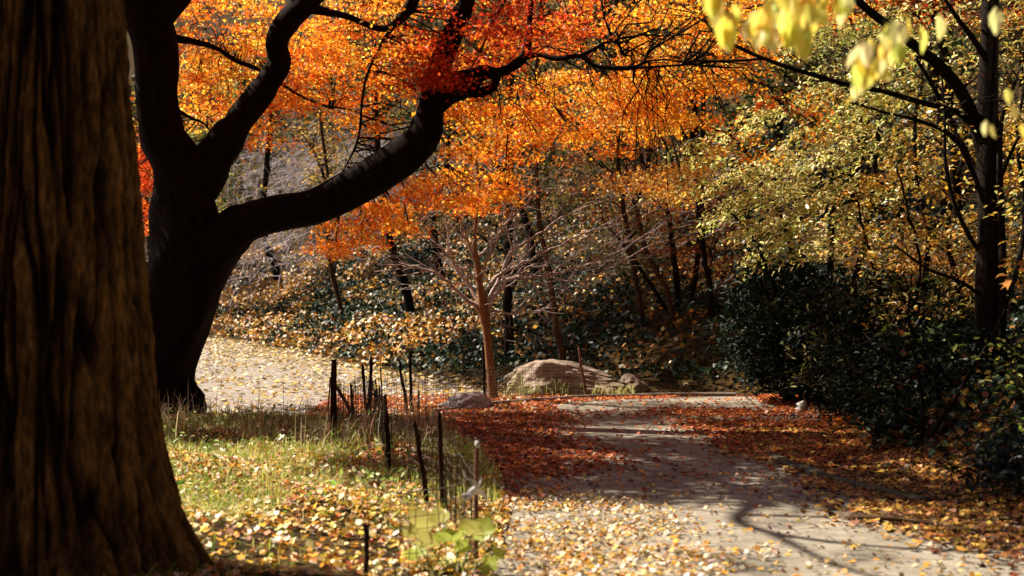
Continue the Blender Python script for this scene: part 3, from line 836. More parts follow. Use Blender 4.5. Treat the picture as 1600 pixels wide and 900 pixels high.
# bare brush on the hillside
def thicket(px, py, spread, n, H, m, label, d=None, lean=-.3, leafn=0, cols=GLD, fill=None, name='bare_bush', per=1, minr=.006):
    d = d or ground_hit(px, py, 24)
    base = W(px, py, d)
    t = thing(name, (base.x, base.y, hz(base.x, base.y)), label, 'bush')
    b = MB(); tips = []
    for i in range(n):
        x = base.x + rs.uniform(-spread, spread); y = base.y + rs.uniform(-1.5, 1.5)
        z = hz(x, y)
        a = rs.rand() * 6.28
        dv = (math.cos(a) * .5 + lean, math.sin(a) * .3 - .2, .8)
        grow(b, (x, y, z - .05), dv, H * rs.uniform(.5, 1), rs.uniform(.012, .022), 2, tips, up=-.04, wig=.22, ang=35, nch=3, ratio=.6, sides=4, seg=6, minr=minr)
    b.build('stems', m, t)
    if leafn:
        L = Leaves()
        k = rs.choice(len(tips), min(leafn, len(tips)), replace=False)
        for i in k:
            spray(L, tips[i][0], .22, 10 * per, cols, .09, .5, .08)
        L.build('foliage', OVAL, M['grass'], t)
    return t
thicket(455, 310, 3.4, 80, 3.4, M['bark_lilac'], 'tangle of bare lilac grey stems above the sweeping maple limb', lean=.5, leafn=60, minr=.009)
thicket(620, 330, 3.0, 40, 3.4, M['bark_lilac'], 'bare grey brush on the hill above the black leaning trunk', lean=.3, leafn=150)
thicket(380, 250, 3.5, 45, 4.0, M['bark_lilac'], 'pale bare brush seen between the two upper maple limbs', lean=-.2, leafn=60, d=50, minr=.009)
thicket(880, 330, 2.6, 20, 3.6, M['bark_pale'], 'criss-crossed pale twigs above the boulder below orange leaves', d=29, lean=.3, leafn=60, cols=OLV)
thicket(560, 120, 5, 50, 5, M['bark_lilac'], 'bare brush high on the hill behind the maple crown', d=62, lean=.2, leafn=100, cols=OLV)
thicket(850, 100, 5, 40, 5, M['bark_brown'], 'brown brush high on the hill behind the red leaves', d=55, lean=.2, leafn=150, cols=OLV)

# ------------------------------------------------------------------ leafy bushes
def bush(name, label, regions, stems, tmpl, matn, bark, cat='bush', base=None):
    """regions: (poly_px, count, depth range, colours, weights, radius range, leaves per spray, size, droop, lean)"""
    t = thing(name, base, label, cat)
    b = MB(); pts = []
    for s in stems:
        P, r = traced(s, 6)
        P[:, :] += rs.randn(*P.shape) * .01
        b.tube(P, r, 7, rough=.1)
        pts.append(P)
    LP = np.concatenate(pts)
    L = Leaves()
    for (poly, n, dr, cols, w, rad, per, size, droop, lean) in regions:
        for c in sample_px(poly, int(n * 1.7), dr):
            zg = hz(c[0], c[1])
            if c[2] < zg + .1: c[2] = zg + .1
            if rs.rand() < .5: twig_to(b, LP, c, .005, .12, 3.0)
            rr = rs.uniform(*rad)
            spray(L, c, rr, int(per * (rr / .4) ** 2 * rs.uniform(.5, 1.2)), cols, size, droop, .05, w, lean=lean, stretch='long')
    b.build('stems', bark, t)
    o = L.build('foliage', tmpl, M[matn], t)
    print(name, sum(len(c) for c in L.c))
    return t
YGR = [(.52, .5, .12), (.68, .62, .24), (.34, .38, .07), (.78, .68, .28), (.6, .42, .08)]
gb = W(1260, 600, 20.5)
bush('arching_shrub', 'tall arching shrub with pale yellow green leaves over the path end', [
    ([(1050, 290), (1070, 230), (1130, 160), (1250, 110), (1440, 90), (1460, 260), (1390, 330), (1400, 400), (1330, 380), (1270, 420), (1190, 400), (1130, 350)], 95, (18.6, 22), YGR, None, (.22, .48), 62, .08, .9, (.4, -.15)),
    ([(1085, 300), (1160, 240), (1300, 220), (1330, 330), (1290, 400), (1200, 400), (1140, 350)], 34, (17.9, 19.4), YGR, [2, 4, 1, 4, 1], (.18, .36), 70, .082, .9, (.45, -.15)),
    ([(1130, -60), (1420, -60), (1450, 110), (1250, 110)], 30, (20, 23), YGR, [2, 2, 3, 2, 2], (.3, .6), 70, .065, .6, (.2, 0)),
], [[(1250, 610, 20.5, 14), (1255, 500, 20.4, 12), (1240, 400, 20.3, 10), (1200, 300, 20.1, 8), (1150, 220, 19.8, 5), (1110, 200, 19.5, 3)],
    [(1270, 610, 20.6, 14), (1290, 480, 20.6, 12), (1300, 350, 20.6, 10), (1290, 220, 20.6, 8), (1240, 130, 20.4, 5)],
    [(1290, 610, 20.4, 12), (1330, 470, 20.4, 11), (1360, 320, 20.6, 9), (1370, 180, 20.8, 7), (1340, 60, 21, 5), (1300, -40, 21, 4)],
    [(1260, 600, 20.3, 9), (1220, 480, 19.8, 8), (1180, 380, 19.3, 5), (1140, 330, 19, 3)]],
    OVAL, 'yellow_leaf', M['bark_dark'], base=(gb.x, gb.y, hz(gb.x, gb.y)))

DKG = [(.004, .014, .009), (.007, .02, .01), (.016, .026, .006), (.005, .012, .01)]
db = W(1200, 600, 19.6)
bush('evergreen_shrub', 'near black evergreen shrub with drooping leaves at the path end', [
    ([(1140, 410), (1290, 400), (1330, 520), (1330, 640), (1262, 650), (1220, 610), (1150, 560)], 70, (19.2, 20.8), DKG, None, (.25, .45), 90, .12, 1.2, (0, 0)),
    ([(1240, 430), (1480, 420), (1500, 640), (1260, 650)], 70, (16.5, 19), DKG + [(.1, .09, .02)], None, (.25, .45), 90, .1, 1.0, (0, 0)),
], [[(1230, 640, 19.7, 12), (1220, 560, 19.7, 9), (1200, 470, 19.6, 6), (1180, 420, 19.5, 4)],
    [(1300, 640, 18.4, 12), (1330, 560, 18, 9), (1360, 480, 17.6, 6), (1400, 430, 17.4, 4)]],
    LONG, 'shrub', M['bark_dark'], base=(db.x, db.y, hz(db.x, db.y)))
db = W(1400, 600, 15)
bush('bank_shrub', 'dark leafy undergrowth shrub spilling down the bank under the right trunk', [
    ([(1290, 570), (1440, 500), (1600, 520), (1640, 700), (1480, 720), (1330, 690)], 80, (13, 16.5), DKG + [(.05, .07, .02)], None, (.22, .4), 90, .08, .9, (-.2, 0)),
], [[(1400, 680, 14.6, 12), (1400, 600, 14.8, 9), (1380, 540, 15, 6)], [(1500, 660, 13.8, 12), (1510, 600, 14, 9), (1540, 540, 14, 6)]],
    OVAL, 'shrub', M['bark_dark'], base=(db.x, db.y, hz(db.x, db.y)))
db = W(1600, 600, 11.5)
bush('leafy_shrub', 'shrub with yellow green leaves at the right frame edge above dark bank', [
    ([(1530, 540), (1660, 520), (1680, 720), (1570, 730)], 34, (10.8, 12.5), [(.35, .36, .05), (.5, .45, .08), (.12, .16, .03), (.04, .07, .02)], None, (.15, .3), 36, .055, .8, (0, 0)),
    ([(1520, 680), (1680, 660), (1680, 820), (1560, 800)], 40, (10.2, 11.5), DKG, None, (.15, .3), 90, .075, .8, (0, 0)),
], [[(1610, 760, 11.4, 10), (1600, 650, 11.5, 7), (1580, 560, 11.6, 4)]],
    OVAL, 'yellow_leaf', M['bark_dark'], base=(db.x, db.y, hz(db.x, db.y)))

# golden understory behind right trunk
gb = W(1470, 560, 18)
bush('golden_shrub', 'golden leaved thicket glowing behind the right hand trunk', [
    ([(1290, 300), (1380, 240), (1500, 200), (1640, 160), (1660, 440), (1520, 520), (1400, 470), (1300, 410)], 90, (17, 20.5), GLD, [4, 3, 3, 2, 3], (.22, .42), 46, .075, .9, (.1, 0)),
    ([(1400, 400), (1500, 380), (1520, 500), (1420, 520)], 26, (18, 20), [(.75, .32, .06), (.7, .4, .08), (.6, .22, .04)], None, (.2, .35), 70, .055, .8, (0, 0)),
    ([(1290, 370), (1520, 350), (1560, 470), (1400, 520), (1300, 450)], 26, (15.3, 17), GLD + YGR[:2], None, (.15, .3), 34, .07, .9, (.2, 0)),
    ([(1370, -40), (1660, -40), (1660, 220), (1420, 220)], 36, (17, 20), YGR + GLD, None, (.25, .5), 50, .065, .7, (0, 0)),
], [[(1450, 620, 18, 14), (1440, 500, 18, 11), (1450, 380, 18, 9), (1430, 250, 18.2, 7), (1440, 100, 18.4, 5)],
    [(1480, 620, 18.4, 12), (1500, 480, 18.4, 10), (1480, 350, 18.6, 8), (1520, 200, 18.8, 6), (1560, 60, 19, 4)],
    [(1500, 620, 17.6, 12), (1570, 480, 17.4, 10), (1600, 350, 17.6, 8), (1590, 200, 18, 6), (1620, 60, 18.2, 4)],
    [(1400, 620, 18.6, 10), (1390, 500, 18.4, 8), (1360, 400, 18.2, 6), (1340, 320, 18.2, 4)],
    [(1420, 620, 17.2, 8), (1410, 520, 17.2, 7), (1440, 430, 17.2, 5), (1420, 330, 17.2, 4), (1400, 260, 17.2, 3)]],
    OVAL, 'yellow_leaf', M['bark_dark'], base=(gb.x, gb.y, hz(gb.x, gb.y)))
RUS = [(.32, .07, .025), (.42, .13, .03), (.22, .05, .02), (.5, .22, .05)]
gb = W(1060, 470, 25)
bush('russet_shrub', 'russet leaved small tree in shade left of the arching shrub', [
    ([(870, 240), (1000, 200), (1110, 230), (1160, 330), (1150, 440), (1080, 430), (1000, 380), (900, 330)], 60, (23.5, 27), RUS, None, (.3, .6), 60, .08, .9, (0, 0)),
    ([(880, 300), (1060, 330), (1040, 430), (900, 400)], 22, (25, 28), OLV, None, (.3, .6), 60, .08, .8, (0, 0)),
], [[(1060, 500, 25, 12), (1055, 420, 25, 10), (1040, 320, 25, 7), (1000, 240, 25, 4)], [(1075, 500, 25, 10), (1090, 400, 25, 8), (1100, 300, 25, 5)], [(1050, 500, 25, 8), (1000, 420, 25.2, 6), (940, 340, 25.4, 4)]],
    STAR, 'maple_leaf', M['bark_dark'], base=(gb.x, gb.y, hz(gb.x, gb.y)))
gb = W(1500, 200, 26)
bush('red_tree', 'scarlet leaved tree showing along the top behind the right trunk', [
    ([(1280, -120), (1660, -120), (1660, 40), (1480, 50), (1300, 40)], 50, (24, 27), ORG + DRED, None, (.4, .8), 60, .085, .6, (0, 0)),
], [[(1500, 460, 25.5, 22), (1490, 250, 25.5, 18), (1470, 60, 25.5, 14), (1420, -60, 25.5, 8)]],
    STAR, 'maple_leaf', M['bark_dark'], cat='tree', base=(gb.x, gb.y, hz(gb.x, gb.y)))

# dense dark hillside growth that backs the thicket
HILLG = [(.05, .06, .02), (.09, .09, .025), (.16, .12, .04), (.035, .05, .02), (.25, .18, .05)]
def hill_tree(px, d, H, cols, label, n=36, per=55, spread=1.8, size=.13):
    x = (px - 800) / F_PX * d
    z = hz(x, d)
    t = thing('hillside_tree', (x, d, z), label, 'tree', 'trees on the wooded hillside')
    b = MB(); tips = []
    pts = [(x + .1 * rs.randn(), d, z - .1)]
    dv = np.array([rs.randn() * .1, 0, 1.])
    cur = np.array([x, d, z])
    P = [cur - [0, 0, .2]]
    for i in range(10):
        dv = unit(dv + rs.randn(3) * .12); dv[2] = abs(dv[2]); cur = cur + dv * H / 10; P.append(cur)
    b.tube(P, np.linspace(.13, .03, len(P)), 8, rough=.15)
    for k in range(2, 11):
        for _ in range(3):
            a = rs.rand() * 6.28
            grow(b, P[k], (math.cos(a), math.sin(a), .4), rs.uniform(.7, 1.3) * spread * (1.2 - k / 14), .03, 1, tips, sides=4, seg=4, nch=3, minr=.007)
    b.build('trunk', M['bark_dark'], t)
    L = Leaves()
    for i in rs.choice(len(tips), min(n * 2, len(tips)), replace=False):
        spray(L, tips[i][0], rs.uniform(.3, .6), per // 2, cols, size, .7, .12)
    L.build('crown', OVAL, M['grass'], t)
for px, d, H, cols, lab in [
    (330, 56, 7, YGR[:3] + OLV, 'pale olive hillside tree between the two upper maple limbs'),
    (520, 52, 6, HILLG + GLD, 'olive and gold hillside tree behind the crooked upper limb'),
    (690, 44, 6.5, HILLG, 'dark green hillside tree behind the bend of the big limb'),
    (840, 38, 7, HILLG, 'dark olive tree behind the twigs above the boulder'),
    (980, 34, 7, HILLG, 'dark green tree behind the russet leaves'),
    (1090, 31, 7.5, HILLG[:4], 'blackish green tree left behind the arching shrub'),
    (1200, 29, 8, HILLG[:4], 'blackish green tree directly behind the arching shrub'),
    (1330, 28, 8, HILLG + GLD, 'olive tree behind the golden thicket, left side'),
    (1480, 27, 8, HILLG + GLD, 'olive tree behind the right trunk'),
    (1600, 26, 8, HILLG, 'dark tree beyond the right frame edge growth'),
    (1010, 48, 9, HILLG + GLD, 'tall mixed green tree high on the hill, centre right'),
    (760, 60, 9, HILLG + GLD, 'tall mixed green tree high on the hill, centre'),
    (230, 48, 8, ORG + GLD, 'orange tree far behind, seen in the gap between the two trunks')]:
    hill_tree(px, d, H, cols, lab)

# ------------------------------------------------------------------ right trunk
def right_tree():
    D = 13.6
    base = W(1545, 640, D)
    t = thing('dark_tree', (base.x, base.y, hz(base.x, base.y)), 'straight black trunk near the right edge with branches reaching left', 'tree')
    b = MB(); limbs = []
    def limb(rows, sides=8):
        P, r = traced(rows, 6)
        b.tube(P, r, sides, rough=.12); limbs.append(P)
    limb([(1552, 700, D, 60), (1548, 620, D, 50), (1546, 540, D, 44), (1545, 450, D, 42), (1547, 350, D, 38), (1545, 250, D, 38), (1543, 150, D, 32), (1546, 60, D, 28), (1548, -20, D, 26), (1555, -200, D, 20), (1560, -400, D, 12)], 14)
    limb([(1545, 300, D, 20), (1530, 215, D, 22), (1505, 150, D - .1, 20), (1470, 105, D - .2, 18), (1430, 72, D - .3, 16), (1385, 38, D - .4, 14), (1345, 5, D - .5, 12), (1290, -60, D - .6, 9)], 10)
    limb([(1542, 220, D, 12), (1500, 178, D - .3, 10), (1440, 160, D - .5, 9), (1380, 143, D - .7, 8), (1330, 134, D - .9, 8), (1280, 120, D - 1, 7), (1230, 105, D - 1.1, 7), (1190, 90, D - 1.2, 6), (1150, 72, D - 1.3, 6), (1120, 55, D - 1.3, 5), (1100, 30, D - 1.3, 4)], 8)
    limb([(1195, 92, D - 1.2, 5), (1150, 95, D - 1.2, 4), (1100, 96, D - 1.3, 4), (1052, 95, D - 1.3, 2)], 6)
    limb([(1540, 290, D, 12), (1510, 240, D + .2, 10), (1480, 180, D + .3, 9), (1455, 130, D + .3, 7), (1430, 90, D + .3, 5)], 8)
    limb([(1542, 330, D, 9), (1520, 270, D - .2, 8), (1490, 215, D - .3, 7), (1440, 190, D - .4, 6), (1380, 175, D - .4, 4), (1330, 160, D - .4, 3)], 7)
    limb([(1546, 100, D, 11), (1520, 60, D - .2, 9), (1490, 20, D - .2, 7), (1460, -30, D - .2, 5)], 7)
    limb([(1562, 700, D - .2, 16), (1566, 500, D - .2, 13), (1566, 380, D - .2, 12), (1562, 260, D - .2, 10), (1566, 180, D - .2, 8), (1590, 120, D - .2, 5)], 8)
    limb([(1545, 330, D, 8), (1575, 250, D, 6), (1600, 200, D, 5), (1640, 150, D, 4)], 6)
    limb([(1545, 470, D, 8), (1500, 440, D - .2, 6), (1450, 420, D - .3, 5), (1400, 385, D - .4, 3)], 6)
    limb([(1546, 420, D, 8), (1500, 340, D, 7), (1478, 260, D, 6), (1476, 180, D, 4), (1470, 100, D, 3)], 6)
    LPs = np.concatenate(limbs)
    for i in range(0, len(LPs), 3):
        if LPs[i][2] > 2.0:
            grow(b, LPs[i], (rs.randn() - .4, rs.randn() * .6, .4), rs.uniform(.25, .6), .006, 1, [], sides=4, seg=4, nch=2, minr=.002)
    b.build('trunk', M['bark_dark'], t)
    L = Leaves()
    for poly, n in (([(1300, 120), (1560, 60), (1640, 300), (1560, 420), (1380, 300)], 46), ([(1300, -250), (1700, -250), (1700, -30), (1300, -30)], 34)):
        for c in sample_px(poly, n, (12.9, 14.6)):
            q = LPs[np.argmin(np.linalg.norm(LPs - c, axis=1))]
            c = q + (c - q) * .5
            spray(L, c, rs.uniform(.15, .3), 9 if c[2] < 4.6 else 40, GLD[:3] + YGR[:2], .055, .8, .06)
    L.build('crown', OVAL, M['yellow_leaf'], t)
right_tree()

# broad maple-like leaves on a young shoot by the right trunk
gb = W(1440, 620, 12.6)
bush('maple_shoot', 'spindly shoot with a few broad green and orange lobed leaves', [
    ([(1380, 440), (1460, 400), (1480, 520), (1400, 540)], 9, (12.4, 12.8), [(.16, .2, .03), (.12, .14, .03)], None, (.12, .2), 12, .14, 1.0, (0, 0)),
    ([(1560, 370), (1610, 380), (1600, 480), (1565, 470)], 6, (12.2, 12.6), [(.5, .2, .04), (.6, .28, .06)], None, (.1, .18), 14, .14, 1.0, (0, 0)),
    ([(1380, 530), (1420, 520), (1420, 570)], 3, (12.4, 12.6), [(.3, .06, .03), (.35, .1, .04)], None, (.1, .16), 12, .12, 1.0, (0, 0)),
], [[(1440, 690, 12.6, 7), (1440, 600, 12.6, 5), (1420, 520, 12.6, 4), (1425, 430, 12.6, 3)], [(1450, 690, 12.6, 6), (1530, 560, 12.5, 5), (1590, 440, 12.4, 3)]],
    STAR, 'grass', M['bark_dark'], base=(gb.x, gb.y, hz(gb.x, gb.y)))

# ------------------------------------------------------------------ yellow leafy branch near the camera
def near_branch():
    t = thing('overhanging_tree', (5.85, 5.4, hz(5.85, 5.4)), 'out of focus pale yellow leaves hanging on twigs across the top right', 'tree')
    b = MB()
    b.tube(crom([(5.85, 5.4, 0), (5.9, 5.4, 2.0), (5.78, 5.35, 4.0), (5.85, 5.4, 7.0)], 8), np.linspace(.24, .14, 25), 12, rough=.12)
    b.tube(crom([(5.82, 5.36, 3.1), (4.5, 4.95, 3.62), (3.3, 4.72, 3.32), (2.1, 4.58, 2.95), (1.2, 4.5, 2.83), (.6, 4.5, 2.74)], 8), np.linspace(.045, .006, 41), 8, rough=.1)
    tw = b; L = Leaves()
    lf = []
    def cluster(cx, cy, d, n, sx, sy, sz=.09):
        top = W(cx + sx * .3, cy - sy - 60, d)
        e = W(cx, cy + sy * .6, d)
        tw.tube([tuple(W(cx + 60, -40 if cy - sy > 0 else cy - sy - 90, d)), tuple(W(cx + sx * .4, cy - sy * .9, d)), tuple(W(cx, cy, d)), tuple(e)], [.005, .004, .003, .002], 5, cap=False)
        for i in range(int(n * 1.5)):
            p = W(cx + rs.uniform(-sx, sx), cy + rs.uniform(-sy, sy), d + rs.uniform(-.12, .12))
            lf.append((p, sz * rs.uniform(.8, 1.15)))
    cluster(1130, 32, 4.5, 9, 22, 30)
    cluster(1185, 48, 4.5, 7, 20, 28)
    cluster(1225, 10, 4.5, 9, 40, 26)
    cluster(1255, 40, 4.5, 14, 36, 34)
    cluster(1300, 8, 4.5, 6, 30, 18)
    cluster(1365, 100, 4.6, 8, 26, 30, .085)
    cluster(1395, 70, 4.6, 5, 20, 22, .085)
    cluster(1350, 125, 4.6, 3, 14, 12, .085)
    for (px, py) in ((1468, 42), (1556, 32), (1418, 40), (1440, 62), (1540, 200), (1552, 205), (1585, 175), (1598, 205), (1575, 150)):
        lf.append((W(px, py, 4.9), .095 if py < 100 else .055))
        tw.tube([tuple(W(px + 14, -60, 4.9)), tuple(W(px + 4, py - 30, 4.9)), tuple(W(px, py - 12, 4.9))], [.002, .0015, .001], 4, cap=False)
    k = len(lf)
    C = np.array([tuple(p) for p, s in lf]); S = np.array([s for p, s in lf])
    tv, tf = oval_leaf(.52)
    # hanging leaves: long axis down
    down = np.array([0, 0, -1.]) + rs.randn(k, 3) * .28
    down /= np.linalg.norm(down, axis=1)[:, None]
    N = rs.randn(k, 3) * .45 + np.array([0, -1, .2]); N -= down * (N * down).sum(1)[:, None]; N /= np.linalg.norm(N, axis=1)[:, None]
    U = np.cross(down, N)
    V = C[:, None, :] + S[:, None, None] * (tv[None, :, 0, None] * U[:, None, :] + tv[None, :, 1, None] * down[:, None, :] + tv[None, :, 2, None] * N[:, None, :])
    me = bpy.data.meshes.new('foliage')
    fs = [tuple(int(i * 6 + q) for q in f) for i in range(k) for f in tf]
    me.from_pydata(V.reshape(-1, 3).tolist(), [], fs)
    at = me.color_attributes.new('tint', 'FLOAT_COLOR', 'POINT')
    c4 = np.ones((k, 6, 4)); c4[:, :, :3] = pal(k, [(.84, .74, .18), (.74, .72, .14), (.8, .62, .1), (.88, .82, .36)], None, .06)[:, None, :]
    at.data.foreach_set('color', c4.reshape(-1))
    link('foliage', me, M['near_leaf'], t)
    b.build('trunk', M['bark_dark'], t)
near_branch()

# ------------------------------------------------------------------ rocks
def rock(px0, px1, pytop, pybase, d, depth, prof, label, m, seed):
    cx = (W(px0, 0, d).x + W(px1, 0, d).x) / 2; hw = (W(px1, 0, d).x - W(px0, 0, d).x) / 2
    H = (pybase - pytop) / F_PX * d
    import bmesh
    bm = bmesh.new()
    bmesh.ops.create_icosphere(bm, subdivisions=6, radius=1)
    for v in bm.verts:
        x, y, z = v.co
        # angular: snap towards random planes
        co = v.co.copy()
        n = noise.noise(co * 1.3 + Vector((seed, 0, 0))) * .28 + noise.noise(co * 3.1 + Vector((seed, 5, 0))) * .14 + noise.noise(co * 7 + Vector((0, seed, 0))) * .05 + abs(noise.noise(co * 16)) * .02 + noise.noise(co * 40) * .012
        crack = abs(noise.noise(Vector((x * 1.6 + z * 1.2, y * 2, z * 2.5 - x)) + Vector((seed * 2, 1, 1))))
        n -= .09 * max(0, 1 - crack * 9)
        co *= (1 + n)
        tx = (co.x + 1) / 2
        hgt = float(np.interp(tx, [p[0] for p in prof], [p[1] for p in prof]))
        zz = max(co.z, -.25)
        if zz > 0: zz = zz ** .75
        v.co = Vector((co.x * hw, co.y * depth, zz * H * hgt))
    me = bpy.data.meshes.new('boulder')
    bm.to_mesh(me); bm.free()
    me.polygons.foreach_set('use_smooth', [True] * len(me.polygons))
    o = link('boulder', me, m)
    o.location = (cx, d, hz(cx, d) * .7)
    return tag(o, label, 'rock')
M['rock'] = bark_mat('grey brown rock', (.12, .085, .06), (.24, .18, .14), (.36, .29, .24), 3, 1.4, .5, .8)
M['rock_pale'] = bark_mat('pale rock', (.3, .29, .28), (.42, .4, .38), (.55, .53, .5), 4, 1, .6, .8)
rock(790, 990, 566, 622, 21.4, .6, [(0, .8), (.25, 1.1), (.4, 1.0), (.6, .72), (.8, .6), (1, .45)], 'large grey brown boulder beside the young tree', M['rock'], 3)
rock(962, 1010, 594, 618, 21.7, .35, [(0, 1), (.5, 1), (1, .6)], 'small pale rock at the right end of the boulder', M['rock'], 8)
rock(686, 768, 618, 646, 18.9, .3, [(0, .5), (.5, .9), (1, 1)], 'low whitish rock at the foot of the young tree', M['rock_pale'], 12)
rock(1243, 1262, 632, 648, 18.4, .1, [(0, 1), (1, 1)], 'little grey stone at the path edge under the evergreen shrub', M['rock_pale'], 15)

# ------------------------------------------------------------------ stakes and netting
def stake(name, top, base, w, label, m='stake', flatten=False, tip=False, cat='stake'):
    px, py = base
    d = CAM_Z * F_PX / (py - 450)
    p0 = W(px, py, d); z0 = hz(p0.x, p0.y)
    d = (CAM_Z - z0) * F_PX / (py - 450)
    p0 = W(px, py, d); p1 = W(top[0], top[1], d + rs.uniform(-.06, .06))
    r = w * .42 * d / F_PX
    dv = (p1 - p0)
    pts = [p0 - dv.normalized() * .12] + [p0 + dv * t + Vector((rs.randn(), rs.randn(), 0)) * r * .22 for t in (0, .2, .4, .6, .8, .93)] + [p1]
    rad = [r * 1.1, r * 1.1, r * 1.05, r, r * .97, r * .95, r * .9, r * (.45 if not flatten else .8)]
    b = MB(); b.tube([tuple(p) for p in pts], rad, 9, rough=.3, rfreq=2.5)
    o = b.build(name, M[m])
    tag(o, label, cat, 'stakes of the netting fence')
    if tip:
        q = MB(); q.tube([tuple(p1 - dv.normalized() * .03), tuple(p1 - dv.normalized() * .01), tuple(p1 + dv.normalized() * .012)], [r * 1.1, r * 1.2, r * .9], 9)
        q.build('cap', M['rock_pale'], o).matrix_parent_inverse = Matrix.Identity(4)
    return p0, p1
S = {}
S['A'] = stake('metal_stake', (570, 816), (574, 908), 9, 'short dark stake nearest the camera in the leafy verge')
S['B'] = stake('metal_stake', (746, 692), (743, 885), 9, 'rusty brown stake with a pale tip and white scrap tied to it', 'stake_rust', tip=True)
S['C'] = stake('wooden_stake', (686, 642), (692, 797), 10, 'straight black stake just left of the rusty tipped one')
S['D'] = stake('wooden_stake', (647, 655), (668, 795), 9, 'black stake leaning left beside the straight black one')
S['E'] = stake('wooden_stake', (605, 642), (608, 745), 9, 'stout dark stake with grass at its head in mid verge')
S['F'] = stake('wooden_post', (522, 562), (520, 688), 12, 'thickest fence stake, split and blackened, nearest the maple', flatten=True, cat='post')
S['F2'] = stake('wooden_stake', (526, 604), (560, 662), 7, 'stick slumped against the thickest stake', 'stake_rust')
S['F3'] = stake('wooden_stake', (516, 590), (512, 665), 3, 'thin reddish rod left of the thickest stake', 'stake_rust')
S['G'] = stake('metal_stake', (580, 556), (577, 655), 6, 'taller rod of the left hand pair by the bright path')
S['H'] = stake('metal_stake', (566, 568), (574, 655), 6, 'shorter rod of the left hand pair by the bright path')
S['I'] = stake('metal_stake', (641, 548), (643, 647), 6, 'upright rod of the right hand pair by the bright path')
S['J'] = stake('metal_stake', (624, 562), (637, 646), 6, 'leaning rod of the right hand pair by the bright path')
S['K'] = stake('wooden_stake', (654, 610), (653, 645), 5, 'short reddish stub right of the right hand pair', 'stake_rust')
S['N'] = stake('wooden_stake', (602, 616), (604, 655), 6, 'short reddish stub between the two pairs of rods', 'stake_rust')
S['O'] = stake('metal_stake', (586, 590), (594, 652), 3, 'thinnest reddish rod between the two pairs', 'stake_rust')
S['P'] = stake('metal_stake', (594, 572), (599, 652), 3, 'faint brown wire rod left of the right hand pair')
S['Q'] = stake('wooden_stake', (548, 598), (552, 660), 5, 'dark broken stick behind the slumped stick')
S['L'] = stake('metal_stake', (755, 538), (757, 634), 5, 'thin black rod touching the young tree trunk')
S['M'] = stake('metal_stake', (904, 543), (916, 620), 5, 'reddish rod standing against the boulder', 'stake_rust')

M['wire'] = bark_mat('thin grey wire', (.05, .045, .035), (.09, .08, .06), (.14, .12, .09), 30, 1, .1)
M['net'] = bark_mat('yellow green netting', (.3, .3, .14), (.42, .4, .2), (.5, .48, .28), 30, 1, .1)
def netting(keys, label, H=.6, cell=.07, m='wire', r=.003):
    ps = [np.array(tuple(S[k][0])) if isinstance(k, str) else np.array(k) for k in keys]
    b = MB()
    base = crom(ps, 1) if len(ps) > 2 else np.array(ps)
    segs = []
    for a, c in zip(base[:-1], base[1:]):
        n = max(2, int(np.linalg.norm(c - a) / cell))
        for i in range(n): segs.append(a + (c - a) * i / n)
    segs.append(base[-1]); segs = np.array(segs)
    w = np.array([noise.noise((p[0] * 1.5, p[1] * 1.5, 1)) for p in segs])
    segs[:, 1] += w * .06
    segs[:, 2] = height(segs[:, 0], segs[:, 1])
    hh = H * (1 + .15 * w)
    for p, h in zip(segs, hh):
        lean = rs.randn(2) * .012
        b.tube([p, p + [lean[0], lean[1], h * .5], p + [lean[1], lean[0], h]], [r] * 3, 3, cap=False)
    for k in range(int(H / cell) + 1):
        q = segs.copy(); q[:, 2] += hh * (k * cell / H) + .008 * rs.randn(len(q))
        b.tube(q, [r] * len(q), 3, cap=False)
    o = b.build('wire_netting', M[m])
    return tag(o, label, 'netting')
netting(['A', 'B', 'C', 'E', 'G'], 'sagging wire netting strung between the nearer dark stakes', .5)
netting(['F', 'G', 'I', 'L'], 'fine wire netting between the paired rods by the bright path', .55)
pm = W(800, 622, 20.4)
netting(['L', tuple(pm), 'M'], 'fine wire netting in front of the boulder', .5, .05)
# crumpled green net beside the boulder
q = W(806, 622, 20.7)
b = MB()
for i in range(26):
    a = rs.uniform(-.14, .14); t = rs.rand()
    h = .36 * math.exp(-((a + .02) / .12) ** 2) + .05
    b.tube([(q.x + a * 1.6, q.y + rs.randn() * .05, 0), (q.x + a * 1.2 + .03, q.y + rs.randn() * .05, h * .55), (q.x + a * .7 + .07, q.y + rs.randn() * .04, h)], [.004, .004, .003], 4)
for k in range(14):
    z = .02 + k * .025; wd = .24 * (1 - k / 22)
    b.tube([(q.x - wd + .03 * k * .2, q.y - .05, z), (q.x + .02, q.y - .09 + .02 * rs.randn(), z + .01), (q.x + wd * .8, q.y - .03, z)], [.003] * 3, 3)
tag(b.build('garden_net', M['net']), 'crumpled yellow green net heaped at the left side of the boulder', 'netting')

# white plastic scrap on the rusty stake
m, nt, pb = mat('white plastic'); pb.inputs['Base Color'].default_value = (.75, .74, .76, 1); pb.inputs['Roughness'].default_value = .35
p = S['B'][0]; dB = p.y
def ribbon(rows, w):
    pts = crom([tuple(W(px, py, dB - .03 + dz)) for px, py, dz in rows], 6)
    v = []; f = []
    for i, q in enumerate(pts):
        a = i * .35
        o = np.array([math.cos(a) * .5, .3 * math.sin(a), .9 * abs(math.sin(a)) + .3]) * w / 2
        v += [q - o, q, q + o]
        v[-2] = v[-2] + np.array([0, -.006, 0])
    for i in range(len(pts) - 1):
        for k in range(2):
            f.append((i * 3 + k, i * 3 + k + 1, i * 3 + k + 4, i * 3 + k + 3))
    return v, f
b = MB()
b.add(*ribbon([(724, 736, 0), (728, 745, .01), (738, 752, 0), (745, 760, -.01), (735, 768, 0), (728, 778, .01), (722, 776, 0)], .028))
